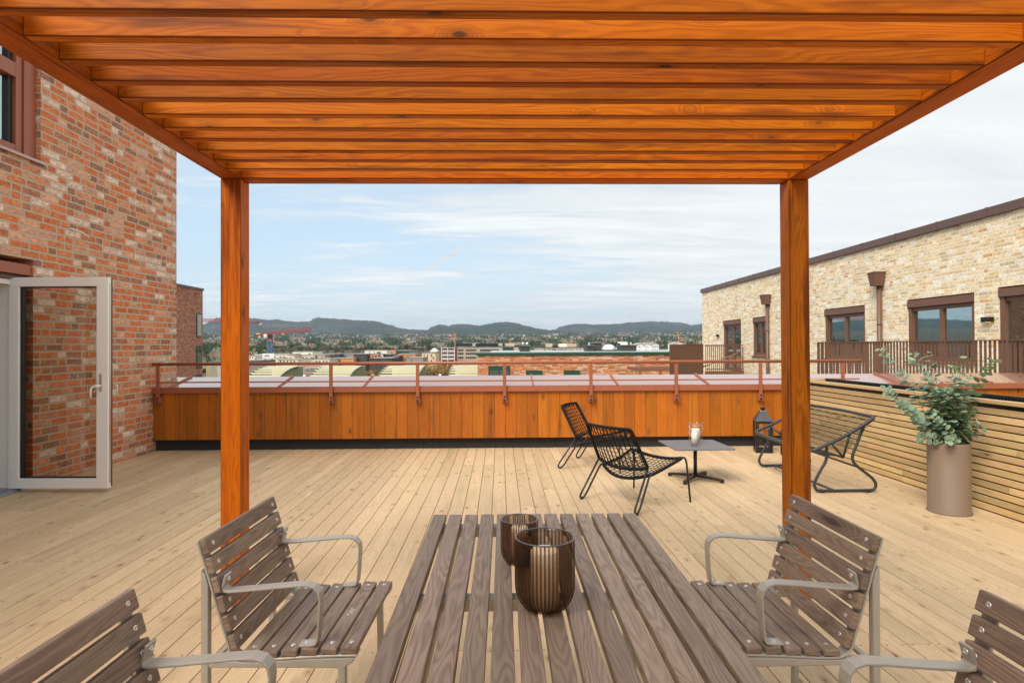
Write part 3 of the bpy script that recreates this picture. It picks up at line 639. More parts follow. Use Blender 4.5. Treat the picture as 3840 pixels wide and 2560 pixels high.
# ================================================================== DINING FURNITURE
def slat_chair():
    """local frame: x forward towards the table, y to the side, origin on the floor under the front seat slat"""
    t=thing('armchair',(0,0,0),0,'','chair')
    hw=0.2625
    # slat centres (x, z) and tilt of the board (angle of its face normal from +x, in the xz plane)
    seat=[(0.0,0.439),(-0.062,0.4375),(-0.124,0.434),(-0.186,0.430),(-0.247,0.4265),(-0.308,0.425)]
    seatt=[0.03,0.05,0.07,0.06,0.04,-0.05]
    back=[(-0.362,0.462),(-0.381,0.521),(-0.398,0.581),(-0.415,0.641),(-0.433,0.701),(-0.451,0.760)]
    backt=[R(17),R(17),R(16),R(16),R(16),R(17)]
    rr=random.Random(2)
    for (x,z),a in zip(seat,seatt):
        b=MB(); b.M=Matrix.Translation((x,0,z))@Matrix.Rotation(a,4,'Y'); b.box(-0.0255,0.0255,-hw,hw,-0.011,0.011,axis='y',rnd=rr.random()); sl=b.build('seat_slat',MT['chairwood'],t,bevel=0.0045)
        for sy in (-1,1):
            q=MB(); q.M=Matrix.Translation((x,sy*(hw-0.037),z))@Matrix.Rotation(a,4,'Y'); q.lathe([(0,0.0112),(0.0025,0.0114),(0.003,0.0128),(0.0065,0.0126),(0.0078,0.0112),(0.0078,0.010)],seg=12); q.build('screw',MT['steel'],sl)
    for (x,z),a in zip(back,backt):
        b=MB(); b.M=Matrix.Translation((x,0,z))@Matrix.Rotation(-a,4,'Y'); b.box(-0.011,0.011,-hw,hw,-0.0255,0.0255,axis='y',rnd=rr.random()); sl=b.build('back_slat',MT['chairwood'],t,bevel=0.0045)
        for sy in (-1,1):
            q=MB(); q.M=Matrix.Translation((x,sy*(hw-0.037),z))@Matrix.Rotation(-a,4,'Y')@Matrix.Rotation(R(90),4,'Y'); q.lathe([(0,0.0112),(0.0025,0.0114),(0.003,0.0128),(0.0065,0.0126),(0.0078,0.0112),(0.0078,0.010)],seg=12); q.build('screw',MT['steel'],sl)
    yf=hw-0.037
    for sy in (-1,1):
        f=MB(); y=sy*(hw-0.0235); wd=0.046
        # carrier strip under seat and behind back
        path=[(0.026,0.4245),(-0.06,0.4225),(-0.124,0.4195),(-0.186,0.4155),(-0.25,0.411),(-0.30,0.408),(-0.335,0.410),(-0.358,0.420),(-0.371,0.437),(-0.376,0.455),(-0.396,0.521),(-0.413,0.578),(-0.430,0.638),(-0.448,0.698),(-0.4655,0.755),(-0.472,0.779)]
        f.bar([(p[0],y,p[1]) for p in path],wd,0.007)
        f.build('slat_carrier',MT['beigemetal'],t,bevel=0.0015,seg=1)
        g=MB(); th=0.024; y=sy*(hw-0.0135)
        g.prism([(0.02,0.4195),(-0.124,0.4150),(-0.25,0.4065),(-0.30,0.4035),(-0.345,0.408),(-0.378,0.445),(-0.432,0.625),(-0.447,0.70),(-0.462,0.70),(-0.462,0.36),(-0.462,0.0),(-0.438,0.0),(-0.438,0.372),(-0.430,0.380),(-0.05,0.386),(-0.036,0.376),(-0.030,0.0),(-0.006,0.0),(-0.010,0.380),(-0.004,0.388),(0.018,0.398)],y-th/2,y+th/2,'xz') if False else None
        def poly(pts): g.prism(pts,y-th/2,y+th/2,'xz')
        poly([(-0.462,0.0),(-0.438,0.0),(-0.438,0.640),(-0.4465,0.672),(-0.462,0.69)])            # rear leg
        poly([(-0.4379,0.385),(-0.04,0.385),(-0.034,0.379),(-0.0275,0.0),(-0.0055,0.0),(-0.010,0.389),(0.012,0.402),(0.022,0.4185),(-0.124,0.4148),(-0.25,0.4063),(-0.30,0.4035),(-0.345,0.4045),(-0.4379,0.4095)])
        g.build('leg_frame',MT['beigemetal'],t,bevel=0.004)
        # armrest
        a=MB(); y2=sy*(yf+0.006)
        pts=[(-0.389,y2,0.668),(-0.3965,y2,0.640),(-0.400,y2,0.628),(-0.396,y2,0.618),(-0.380,y2,0.6155),(-0.30,y2,0.622),(-0.17,y2,0.634),(-0.135,y2,0.635),(-0.112,y2,0.628),(-0.098,y2,0.612),(-0.094,y2,0.590),(-0.099,y2,0.50),(-0.1035,y2,0.462),(-0.109,y2,0.4515),(-0.122,y2,0.4495),(-0.160,y2,0.4475)]
        a.bar(pts,0.040,0.0075)
        ar=a.build('armrest',MT['beigemetal'],t,bevel=0.0025)
        for (px,pz,ang) in ((-0.3895,0.652,R(74)),(-0.140,0.4495,0.05)):
            q=MB(); q.M=Matrix.Translation((px,y2,pz))@Matrix.Rotation(ang,4,'Y'); q.lathe([(0,0.003),(0.003,0.0032),(0.0035,0.0048),(0.007,0.0045),(0.008,0.003),(0.008,0.0)],seg=12); q.build('screw',MT['steel'],ar)
    s=MB(); s.box(-0.458,-0.442,-yf+0.0125,yf-0.0125,0.372,0.384); s.build('stretcher',MT['beigemetal'],t)
    return t
chairA=slat_chair()
chairA.location=(-0.4655,2.115,0); chairA.rotation_euler=(0,0,R(-1.8))
G='slatted brown armchairs round the dining table'
tag(chairA,'brown slatted armchair left of the table, far one, with a white scuff on its seat',group=G)
dup(chairA,(-0.4655,1.220,0),R(-1.2),'brown slatted armchair cut off by the lower left corner, near left of the table',G)
dup(chairA,(0.718,2.085,0),R(180.6),'brown slatted armchair right of the table in front of the right pergola post',G)
dup(chairA,(0.718,1.156,0),R(180.6),'brown slatted armchair cut off by the lower right corner, near right of the table',G)
# white scuff on a seat slat of the far left chair
def scuff():
    m=flat_mat('white_scuff',(0.55,0.52,0.49),0.6)
    b=MB(); rr=random.Random(1)
    for k in range(7):
        cx=-0.060+rr.uniform(-0.010,0.010); cy=-0.035+k*0.0075; w=rr.uniform(0.003,0.009); l=rr.uniform(0.004,0.008)
        pts=[(cx+w*math.cos(i*math.pi/4)*rr.uniform(.6,1.1), cy+l*math.sin(i*math.pi/4)*rr.uniform(.6,1.1)) for i in range(8)]
        k_=[b._p((p[0],p[1],0.4490-(p[0]+0.062)*0.05+0.0004)) for p in pts]; b.face(k_,None,0)
    b.build('scuff_mark',m,chairA)
scuff()

def dining_table():
    t=thing('dining_table',(0.127,1.422,0),R(-0.35),'long table of thirteen weathered brown slats with two tinted glasses on it','table')
    W=0.783; n=13; pitch=(W+0.0125)/n; w=pitch-0.0125; y0,y1=-0.95,0.885; rr=random.Random(6)
    for i in range(n):
        x=-W/2+i*pitch
        b=MB(); b.box(x,x+w,y0,y1+rr.uniform(-.002,.002),0.705,0.730,axis='y',rnd=rr.random()); b.build('table_slat',MT['brownwood'],t,bevel=0.003)
    for yy in (0.80,0.165,-0.47,-0.90):
        b=MB(); b.box(-W/2+0.02,W/2-0.02,yy,yy+0.045,0.690,0.7045); b.box(-W/2+0.02,W/2-0.02,yy+0.040,yy+0.046,0.655,0.6899); b.build('crossbar',MT['beigemetal'],t,bevel=0.002)
    for sx in (-1,1):
        for yy in (0.79,-0.90):
            b=MB(); b.bar([(sx*(W/2-0.05),yy+0.02,0.689),(sx*(W/2-0.035),yy+0.02,0.0)],0.03,0.045,side=(0,1,0)); b.build('leg',MT['beigemetal'],t,bevel=0.003)
        b=MB(); b.box(sx*(W/2-0.10)-0.006,sx*(W/2-0.10)+0.006,-0.855,0.799,0.662,0.6885); b.build('side_rail',MT['beigemetal'],t,bevel=0.002)
dining_table()

def ribbed_glass(name,x,y,z,rad,h,label,candle):
    nr=46; seg=nr*10; t=thing(name,(x,y,z),0,label,'candle holder')
    rib=rad*0.016; prof=[]; R0=rad
    zc=h*0.36; rb=R0*0.40
    prof.append((0.0,0.0)); prof.append((rb*0.95,0.0,0)); prof.append((rb,0.0,0))
    for i in range(1,11):
        a=i/10*math.pi/2; prof.append((rb+(R0-rb)*math.sin(a), zc*(1-math.cos(a)), rib*min(1,i/3)))
    for i in range(1,9): prof.append((R0, zc+(h-zc)*i/9.0, rib))
    prof.append((R0+0.0005,h-0.006,rib*0.3)); prof.append((R0+0.0008,h-0.002,0)); prof.append((R0-0.0015,h,0)); prof.append((R0-0.0038,h-0.001,0)); 
    th=0.0045
    prof.append((R0-th,h-0.006,0))
    for i in range(8,-1,-1): prof.append((R0-th, zc+(h-zc)*i/9.0, 0))
    for i in range(9,0,-1):
        a=i/10*math.pi/2; prof.append((rb+(R0-rb-th)*math.sin(a), zc*(1-math.cos(a))+th*math.cos(a), 0))
    prof.append((rb*0.9,th,0)); prof.append((0.0,th))
    b=MB(); b.lathe(prof,seg=seg,nrib=nr); b.build('glass_bowl',MT['smoke'],t)
    rim=MB(); pts=[((R0-0.0018)*math.cos(k*math.pi/32),(R0-0.0018)*math.sin(k*math.pi/32),h+0.0005) for k in range(64)]; rim.tube(pts,0.0019,6,closed=True); rim.build('rim',flat_mat('grey_glass_rim',(0.10,0.10,0.105),0.15,0,0.9),t)
    c=thing('pillar_candle',(x,y,z+0.006),0,*candle,group='cream candles in the tinted glasses')
    cb=MB(); cr,ch=rad*0.47,h*0.80
    cb.lathe([(0,0),(cr,0),(cr,ch-0.004),(cr-0.004,ch),(cr*0.7,ch-0.002),(0,ch-0.004)],seg=32); cb.build('wax',MT['waxcream'],c)
    w=MB(); w.tube([(0,0,ch-0.005),(0.001,0.001,ch+0.008)],0.0012,6); w.build('wick',MT['rubber'],c)
ribbed_glass('glass_candle_holder',0.109,1.474,0.7305,0.0735,0.176,'larger ribbed smoky brown glass standing in front on the dining table',('cream pillar candle inside the larger front ribbed glass','candle'))
ribbed_glass('glass_candle_holder',0.056,1.779,0.7305,0.0555,0.132,'smaller ribbed smoky brown glass behind the larger one on the dining table',('cream pillar candle inside the smaller rear ribbed glass','candle'))

# ================================================================== LOUNGE CORNER
def lerp(a,b,t): return Vector(a)*(1-t)+Vector(b)*t
def smooth(pts,n=6,closed=False):
    """Catmull-Rom through the points"""
    P=[Vector(p) for p in pts]; out=[]; m=len(P); rng_=range(m if closed else m-1)
    for i in rng_:
        p0=P[(i-1)%m] if (closed or i>0) else P[0]; p1=P[i]; p2=P[(i+1)%m]; p3=P[(i+2)%m] if (closed or i+2<m) else P[-1]
        for k in range(n):
            t=k/n; out.append(0.5*((2*p1)+(-p0+p2)*t+(2*p0-5*p1+4*p2-p3)*t*t+(-p0+3*p1-3*p2+p3)*t**3))
    if not closed: out.append(P[-1])
    return out
def rounded(pts,r=0.03,n=4,closed=False):
    P=[Vector(p) for p in pts]; out=[]; m=len(P)
    for i in range(m):
        if not closed and i in (0,m-1): out.append(P[i]); continue
        a,b,c=P[i-1],P[i],P[(i+1)%m]; d1=(a-b); d2=(c-b); rr=min(r,d1.length*0.48,d2.length*0.48)
        s=b+d1.normalized()*rr; e=b+d2.normalized()*rr
        for k in range(n+1):
            t=k/n; out.append(s*(1-t)**2+b*2*t*(1-t)+e*t*t)
    return out
def rope_chair():
    t=thing('lounge_chair',(0,0,0),0,'','chair')
    # back frame
    def bk(u,v):   # u: -1 right .. 1 left ; v: 0 bottom .. 1 top
        hwid=0.288+(0.262-0.288)*v; x=-0.155+(-0.335+0.155)*v; z=0.352+(0.690-0.352)*v
        bow=(1-u*u)
        return Vector((x-0.055*bow, u*hwid, z-0.030*bow*(1-v)))
    def st(u,w):   # w: 0 rear .. 1 front
        hwid=0.287+0.01*w; x=-0.105+(0.285+0.105)*w; z=0.292+(0.392-0.292)*w
        bow=(1-u*u); hw2=hwid-0.015*math.sin(math.pi*w)
        return Vector((x-0.075*bow*(1-w)**2+0.035*bow*w*w, u*hw2, z-0.058*bow*(1-w)**1.2-0.040*bow*w-0.012*math.sin(math.pi*w)))
    U=[-1+2*i/10 for i in range(11)]
    ring=[bk(u,0) for u in U]+[bk(1,v/4) for v in range(1,4)]+[bk(u,1) for u in U[::-1]]+[bk(-1,v/4) for v in range(3,0,-1)]
    b=MB(); b.tube(rounded(ring,0.022,3,True),0.0145,8,closed=True); b.build('back_frame',MT['rope'],t)
    ring=[st(u,0) for u in U]+[st(1,v/5) for v in range(1,5)]+[st(u,1) for u in U[::-1]]+[st(-1,v/5) for v in range(4,0,-1)]
    b=MB(); b.tube(rounded(ring,0.022,3,True),0.0145,8,closed=True); b.build('seat_frame',MT['rope'],t)
    b=MB(); rr=random.Random(3)
    for i in range(12):
        u=-0.9+1.8*i/11
        b.tube([bk(u,v/6)+Vector((rr.uniform(-.002,.002),rr.uniform(-.003,.003),0)) for v in range(7)],0.0030,4,caps=False)
        b.tube([bk(u-0.03,v/6) for v in range(0,7)],0.0024,4,caps=False)
    for j in range(9):
        v=0.08+0.84*j/8; pts=[]
        for i in range(25): u=-1+2*i/24; pts.append(bk(u,v+(0.022 if i%2 else -0.022))+Vector((0.003 if i%2 else -0.003,0,0)))
        b.tube(pts,0.0028,4,caps=False)
    for v0,v1 in ((0,0.08),(1,0.92)):
        pts=[bk(-1+2*i/36, v0 if i%2 else v1) for i in range(37)]; b.tube(pts,0.0024,4,caps=False)
    b.build('back_netting',MT['rope'],t)
    b=MB()
    for i in range(12):
        u=-0.9+1.8*i/11; b.tube([st(u,w/8) for w in range(9)],0.0030,4,caps=False)
    for j in range(12):
        w=0.05+0.9*j/11; pts=[]
        for i in range(25): u=-1+2*i/24; pts.append(st(u,w+(0.018 if i%2 else -0.018)))
        b.tube(pts,0.0032,4,caps=False)
    b.build('seat_netting',MT['rope'],t)
    for s in (-1,1):
        l=MB()
        p=[(-0.160,s*0.290,0.350),(-0.355,s*0.322,0.050),(-0.362,s*0.326,0.014),(-0.318,s*0.322,0.014),(-0.285,s*0.318,0.055),(-0.150,s*0.293,0.275),(-0.128,s*0.290,0.297),(-0.100,s*0.288,0.294)]
        l.tube(rounded(p,0.04,5),0.0088,8); l.box(-0.352,-0.326,s*0.325-0.009,s*0.325+0.009,0,0.010); l.build('rear_leg',MT['black'],t)
        l=MB(); p=[(0.275,s*0.297,0.391),(0.315,s*0.300,0.396),(0.335,s*0.304,0.350),(0.352,s*0.330,0.0)]
        l.tube(rounded(p,0.03,5),0.0088,8); l.build('front_leg',MT['black'],t)
    return t
ch=rope_chair(); ch.location=(1.199,5.278,0); ch.rotation_euler=(0,0,R(35.1))
tag(ch,'black rope lounge chair in front, seen from behind, nearer the camera',group='black rope lounge chairs')
dup(ch,(1.119,6.844,0),R(-25.5),'black rope lounge chair farther back by the timber parapet, facing right','black rope lounge chairs')

def coffee_table():
    t=thing('coffee_table',(2.013,6.09,0),R(2.0),'low square dark grey table with a black cross foot between the rope chairs','coffee table')
    h=0.302; c=0.025
    pts=[(-h+c,-h),(h-c,-h),(h-c*.3,-h+c*.3),(h,-h+c),(h,h-c),(h-c*.3,h-c*.3),(h-c,h),(-h+c,h),(-h+c*.3,h-c*.3),(-h,h-c),(-h,-h+c),(-h+c*.3,-h+c*.3)]
    b=MB(); b.prism(pts,0.350,0.360,'xy'); b.build('tabletop',MT['tabletop'],t)
    b=MB(); b.tube([(0,0,0.045),(0,0,0.349)],0.0185,16); b.box(-0.10,0.10,-0.10,0.10,0.343,0.3495); b.build('column',MT['black'],t)
    for k in range(4):
        l=MB(); l.M=Matrix.Rotation(R(45+90*k+4),4,'Z'); l.prism([(0.0,0.075),(0.03,0.060),(0.285,0.038),(0.292,0.034),(0.292,0.0),(0.262,0.0),(0.258,0.016),(0.03,0.030),(0.0,0.030)],-0.0165,0.0165,'xz'); l.build('foot',MT['black'],t,bevel=0.003)
coffee_table()
def jar(x,y,z,r,h,label,ch,clabel):
    t=thing('hurricane_lamp',(x,y,z),0,label,'candle holder')
    prof=[(0,0),(r*0.93,0),(r*0.96,0.006),(r*0.93,0.014),(r*0.9,0.022),(r*0.93,0.04),(r*0.94,h*0.8),(r*0.9,h*0.87),(r*0.93,h*0.94),(r,h*0.985),(r,h),(r*0.96,h),(r*0.90,h*0.94),(r*0.865,h*0.87),(r*0.90,h*0.8),(r*0.89,0.04),(r*0.86,0.018),(0,0.012)]
    b=MB(); b.lathe(prof,seg=40); b.build('glass_jar',MT['clearglass'],t)
    w=MB(); w.tube([(r*0.92*math.cos(a*math.pi/16),r*0.92*math.sin(a*math.pi/16),h*0.875) for a in range(32)],0.0016,5,closed=True)
    hp=[]
    for k in range(13):
        a=math.pi*k/12; hp.append((r*0.96*math.cos(a)+0.0, -r*0.25*math.sin(a)-r*0.55*math.sin(a), h*0.875-h*0.42*math.sin(a)))
    w.tube(hp,0.0016,5); w.build('wire_handle',MT['steel'],t)
    c=thing('pillar_candle',(x,y,z+0.013),0,clabel,'candle',group='white candles in the clear jars')
    b=MB(); cr=r*0.52; b.lathe([(0,0),(cr,0),(cr,ch-0.003),(cr-0.003,ch),(0,ch-0.004)],seg=28); b.build('wax',MT['wax'],c)
    b=MB(); b.tube([(0,0,ch-0.005),(0.001,0,ch+0.008)],0.0012,5); b.build('wick',MT['rubber'],c)
jar(1.993,6.05,0.3605,0.060,0.158,'small clear glass jar with a wire handle, front of the two on the low table',0.115,'white pillar candle inside the small front jar')
jar(2.068,6.24,0.3605,0.078,0.205,'tall clear glass jar behind the small one on the low table',0.13,'white pillar candle inside the tall rear jar')

def lantern(x,y,rz,w,hb,hr,label):
    t=thing('lantern',(x,y,0),R(rz),label,'lantern',group='black metal floor lanterns'); a=w/2; p=0.020 if w>.18 else .016
    b=MB()
    for sx in (-1,1):
        for sy in (-1,1): b.box(sx*a,sx*(a-p),sy*a,sy*(a-p),0.0,hb)
    for s in (-1,1):
        b.box(-a+p+.0005,a-p-.0005,s*a,s*(a-p*.7),0.0,0.045); b.box(s*a,s*(a-p*.7),-a+p+.0005,a-p-.0005,0.0,0.045)
        b.box(-a+p+.0005,a-p-.0005,s*a,s*(a-p*.7),hb-0.014,hb); b.box(s*a,s*(a-p*.7),-a+p+.0005,a-p-.0005,hb-0.014,hb)
    b.box(-a+p,a-p,-a+p,a-p,0.03,0.036)
    b.build('frame',MT['black'],t,bevel=0.0015,seg=1)
    d=MB(); q=p+0.004
    d.box(-a+q,-a+q+.014,-a-0.003,-a+0.006,0.05,hb-.016); d.box(a-q-.014,a-q,-a-0.003,-a+0.006,0.05,hb-.016); d.box(-a+q+.0142,a-q-.0142,-a-0.003,-a+0.006,0.05,0.064); d.box(-a+q+.0142,a-q-.0142,-a-0.003,-a+0.006,hb-.030,hb-.016)
    d.build('door',MT['black'],t)
    g=MB(); k=a-p*0.6
    for (x0,x1,y0,y1) in ((-a+p,a-p,-k,-k+.002),(-a+p,a-p,k-.002,k),(-k,-k+.002,-a+p,a-p),(k-.002,k,-a+p,a-p)): g.box(x0,x1,y0,y1,0.046,hb-0.015)
    g.build('pane',MT['clearglass'],t)
    r=MB(); e=a+0.008; f=w*0.15
    v=[r._p(c) for c in ((-e,-e,hb+.001),(e,-e,hb+.001),(e,e,hb+.001),(-e,e,hb+.001),(-f,-f,hb+hr),(f,-f,hb+hr),(f,f,hb+hr),(-f,f,hb+hr))]
    for q_ in ((0,1,5,4),(1,2,6,5),(2,3,7,6),(3,0,4,7),(3,2,1,0),(4,5,6,7)): r.face([v[i] for i in q_])
    r.build('roof',MT['tabletop'] if False else flat_mat('dark_grey_lantern_roof',(0.045,0.047,0.05),0.4),t)
    c=MB(); c.box(-f*.85,f*.85,-f*.85,f*.85,hb+hr+.0005,hb+hr+0.028); c.box(-f,f,-f,f,hb+hr+0.0285,hb+hr+0.033); c.build('vent_collar',MT['black'],t)
    c=MB(); c.tube([(-f*1.2,-f,hb+hr+0.02),(-f*1.0,-f*1.5,hb+hr-0.008),(0,-f*1.7,hb+hr-0.014),(f*1.0,-f*1.5,hb+hr-0.008),(f*1.2,-f,hb+hr+0.02)],0.0022,6); c.build('handle',MT['steel'],t)
lantern(3.41,7.636,-14,0.205,0.405,0.135,'large black metal lantern with glass panes standing against the timber parapet')
lantern(3.61,7.353,-6,0.15,0.285,0.105,'smaller black metal lantern half hidden behind the right pergola post')

def sofa():
    t=thing('woven_bench',(3.2,6.1,0),0,'two seat dark tube bench with a woven open mesh, backing onto the slatted planter','bench')
    T=Matrix.Translation((-3.2-.008,-6.1-.055,0)); yn,yf=5.52,6.76
    # outline ring of the shell: seat front low on the left, back top high on the right
    FR=(2.905,0.392); BT=(3.515,0.705)
    def side(k,y): # straight run from seat front to back top, k 0..1
        return Vector((FR[0]+(BT[0]-FR[0])*k, y, FR[1]+(BT[1]-FR[1])*k-0.02*math.sin(math.pi*k)))
    ring=[side(0,yn+0.10),side(0,6.1)+Vector((-.01,0,-.006)),side(0,yf-0.10),side(0.02,yf-0.02)+Vector((0.0,0,0)),side(0.12,yf),side(0.5,yf),side(0.88,yf),side(0.98,yf-0.02),side(1,yf-0.10),side(1,6.1)+Vector((.012,0,.006)),side(1,yn+0.10),side(0.98,yn+0.02),side(0.88,yn),side(0.5,yn),side(0.12,yn),side(0.02,yn+0.02)]
    b=MB(); b.M=T; b.tube(smooth(ring,5,True),0.0165,10,closed=True); b.build('shell_frame',MT['char'],t)
    BOT=(3.235,0.330)
    def shell(w,y):  # w 0 seat front .. 0.42 fold .. 1 back top
        s_=0.42
        e=min(1.0,min(abs(y-yn),abs(y-yf))/0.10)
        if w<s_:
            k=w/s_; p=Vector((FR[0]+(BOT[0]-FR[0])*k,y,FR[1]+(BOT[1]-FR[1])*k-0.012*math.sin(math.pi*k)))
        else:
            k=(w-s_)/(1-s_); p=Vector((BOT[0]+(BT[0]-BOT[0])*k+0.02*math.sin(math.pi*k),y,BOT[1]+(BT[1]-BOT[1])*k))
        return p
    # side edges of the cloth are drawn in towards the fold bar
    def sh(w,f):   # f 0..1 across
        ins=0.10*math.sin(math.pi*min(1,max(0,w)))+0.0
        y=yn+0.012+ins*0.55+(yf-yn-0.024-1.1*ins)*f
        return shell(w,y)
    b=MB(); b.M=T
    for i in range(64):
        f=(i+0.5)/64; b.tube([sh(w/12,f) for w in range(13)],0.0016,3,caps=False)
    for w in [0.03+0.94*i/46 for i in range(47)]:
        th=0.0034 if (int(w*46)%7==0) else 0.0014
        pts=[sh(w+0.006*math.sin(i*2.2+w*9),i/22) for i in range(23)]; b.tube(pts,th,3,caps=False)
    b.build('woven_mesh',MT['cord'],t)
    b=MB(); b.M=T; b.tube([(BOT[0],yn+.055,BOT[1]-0.006),(BOT[0],yf-.055,BOT[1]-0.006)],0.012,8)
    for y,s in ((yn,1),(yf,-1)):
        b.tube([side(0.30,y),(BOT[0],y+s*.055,BOT[1]-0.006)],0.0105,8); b.tube([side(0.60,y),(BOT[0],y+s*.055,BOT[1]-0.006)],0.0105,8)
    b.build('fold_brace',MT['char'],t)
    prof=[(3.064,0.452),(3.062,0.33),(3.045,0.275),(3.004,0.208),(2.958,0.120),(2.945,0.070),(2.965,0.030),(3.01,0.020),(3.25,0.020),(3.47,0.020),(3.515,0.035),(3.528,0.075),(3.505,0.120),(3.45,0.170),(3.373,0.227),(3.325,0.275),(3.308,0.32),(3.318,0.37),(3.36,0.475),(3.425,0.640)]
    for y in (yn+.03,yf-.03):
        l=MB(); l.M=T; l.tube(smooth([(p[0],y,p[1]) for p in prof],3),0.0135,10)
        leg=l.build('leg_loop',MT['char'],t)
        for fx in (3.02,3.46):
            f=MB(); f.M=T; f.box(fx-.018,fx+.018,y-.012,y+.012,0.0,0.012); f.build('rubber_foot',MT['rubber'],leg)
    b=MB(); b.M=T; b.tube([(3.375,yn+.03,0.232),(3.375,yf-.03,0.232)],0.0105,8); b.tube([(3.062,yn+.03,0.345),(3.16,yn+.16,0.325),(3.17,6.1,0.322),(3.16,yf-.16,0.325),(3.062,yf-.03,0.345)],0.0105,8)
    b.tube(rounded([(3.13,yn+.03,0.022),(3.05,yn+.17,0.05),(3.05,yf-.17,0.05),(3.13,yf-.03,0.022)],0.06),0.0115,8); b.build('stretcher',MT['char'],t)
sofa()

def pot_plant():
    cx,cy=3.709,4.834; r=0.150; H=0.578
    t=thing('plant_pot',(cx,cy,0),R(20),'tall taupe cylindrical metal pot standing before the slatted planter','plant pot')
    b=MB(); prof=[(0,0.0),(r+0.006,0.0),(r+0.009,0.005),(r+0.007,0.011),(r,0.014),(r,H-0.004),(r-0.002,H),(r-0.006,H),(r-0.008,H-0.004),(r-0.008,0.30)]
    b.lathe(prof,seg=64); b.build('pot_body',MT['pot'],t)
    b=MB(); b.lathe([(0,H-0.07),(r-0.009,H-0.072)],seg=32); b.build('soil',MT['soil'],t)
    e=thing('eucalyptus',(cx,cy,H-0.07),0,'bushy eucalyptus with round grey green leaves growing from the tall taupe pot','plant')
    # leaf material, colour by random number per leaf
    n=NT('eucalyptus_leaf'); rv=n.rnd(); cr=n.n('ShaderNodeValToRGB'); n.L(rv,cr.inputs[0]); el=cr.color_ramp.elements
    el[0].position=0.0; el[0].color=(0.060,0.125,0.055,1); el[1].position=1.0; el[1].color=(0.42,0.55,0.34,1)
    for p_,c_ in ((0.35,(0.11,0.20,0.10)),(0.65,(0.21,0.32,0.19)),(0.86,(0.34,0.48,0.20))):
        k=el.new(p_); k.color=(*c_,1)
    back=n.n('ShaderNodeNewGeometry').outputs['Backfacing']
    c=n.mix(n.math('MULTIPLY',back,0.45),cr.outputs[0],(0.20,0.27,0.24))
    p=n.bsdf(c,0.5,0,0.35); tl=n.n('ShaderNodeBsdfTranslucent'); n.L(c,tl.inputs[0]); mx=n.n('ShaderNodeMixShader'); mx.inputs[0].default_value=0.18; n.L(p.outputs[0],mx.inputs[1]); n.L(tl.outputs[0],mx.inputs[2]); n.L(mx.outputs[0],n.out.inputs[0])
    stem_m=flat_mat('eucalyptus_stem',(0.22,0.13,0.08),0.7)
    rr=random.Random(21); lv=MB(); stm=MB()
    def leaf(c,d,nrm,rad,rn):
        d=d.normalized(); nrm=(nrm-d*nrm.dot(d)).normalized(); s=d.cross(nrm)
        cen=c+d*rad*0.95; k0=lv._p(cen-nrm*rad*0.10); ks=[]
        for i in range(10):
            a=2*math.pi*i/10; f=1.0+0.10*math.cos(a)
            wob=rr.uniform(-.02,.02)*rad
            ks.append(lv._p(cen+d*(math.cos(a)*rad*f*0.95)+s*(math.sin(a)*rad*0.92)+nrm*(wob+rad*0.10*abs(math.sin(a)))))
        for i in range(10): lv.face((k0,ks[i],ks[(i+1)%10]),None,rn,True)
    base=Vector((0,0,-0.0))
    def stem(tip,bulge,r0,start=0.0,dens=0.030,size=0.023,rmul=1.0,young=0.0):
        tip=Vector(tip); st=Vector((rr.uniform(-.09,.09),rr.uniform(-.09,.09),0.0))
        mid=lerp(st,tip,0.5)+Vector(bulge); pts=smooth([st,lerp(st,mid,0.5)+Vector((0,0,.03)),mid,tip],8)
        n_=len(pts); stm.tube(pts,[r0*(1-0.75*i/n_) for i in range(n_)],5)
        L=sum((pts[i+1]-pts[i]).length for i in range(n_-1)); s_=start*L; acc=0; i=0; ang=rr.uniform(0,6.28)
        seglen=[(pts[i+1]-pts[i]).length for i in range(n_-1)]
        while s_<L:
            a=0; i=0
            while i<n_-1 and a+seglen[i]<s_: a+=seglen[i]; i+=1
            if i>=n_-1: break
            p_=lerp(pts[i],pts[i+1],(s_-a)/seglen[i]); T=(pts[i+1]-pts[i]).normalized(); u=T.orthogonal().normalized(); w=T.cross(u)
            f=s_/L; rad=size*(1.05-0.28*f**2)*rr.uniform(0.78,1.18)
            for sg in (0,math.pi):
                if rr.random()<0.06: continue
                d=(u*math.cos(ang+sg)+w*math.sin(ang+sg)); up=T*rr.uniform(0.15,0.75)+Vector((0,0,rr.uniform(-0.25,0.2)))
                nr=T*0.9-d*0.25+Vector((rr.uniform(-.45,.45),rr.uniform(-.45,.45),rr.uniform(-.2,.5)))
                rn=min(0.999,max(0,rr.gauss(0.42+0.30*f+young,0.20)))
                leaf(p_+d*0.004,d+up*0.6,nr,rad,rn)
            ang+=1.45+rr.uniform(-.35,.35); s_+=dens*rr.uniform(0.8,1.25)*(1.0-0.25*f)
        return pts
    def tipw(px_,py,dy=0.0):   # where a tip sits in space, pot centre distance plus dy
        Y=cy+dy; q=px(px_,py,Y); return (q[0]-cx, dy, q[2]-(H-0.07))
    for px_,py,dy,bl in ((3292,1302,0.05,(0.05,0,0.05)),(3417,1318,-0.08,(0.02,-.02,.03)),(3476,1311,0.12,(0.0,.02,.03)),(3608,1330,-0.04,(0.01,0,0)),(3574,1368,0.08,(0,0,0)),(3728,1352,0.06,(-0.05,0,.02)),(3318,1456,-0.16,(0.03,-.02,.04))):
        stem(tipw(px_,py,dy),bl,0.0035,0.16,0.040,0.0305)
    for k in range(11):
        a=rr.uniform(0,6.28); q=rr.uniform(0.06,0.24)
        stem((q*math.cos(a),q*math.sin(a),rr.uniform(0.50,0.74)),(0,0,0.02),0.003,0.25,0.040,0.030)
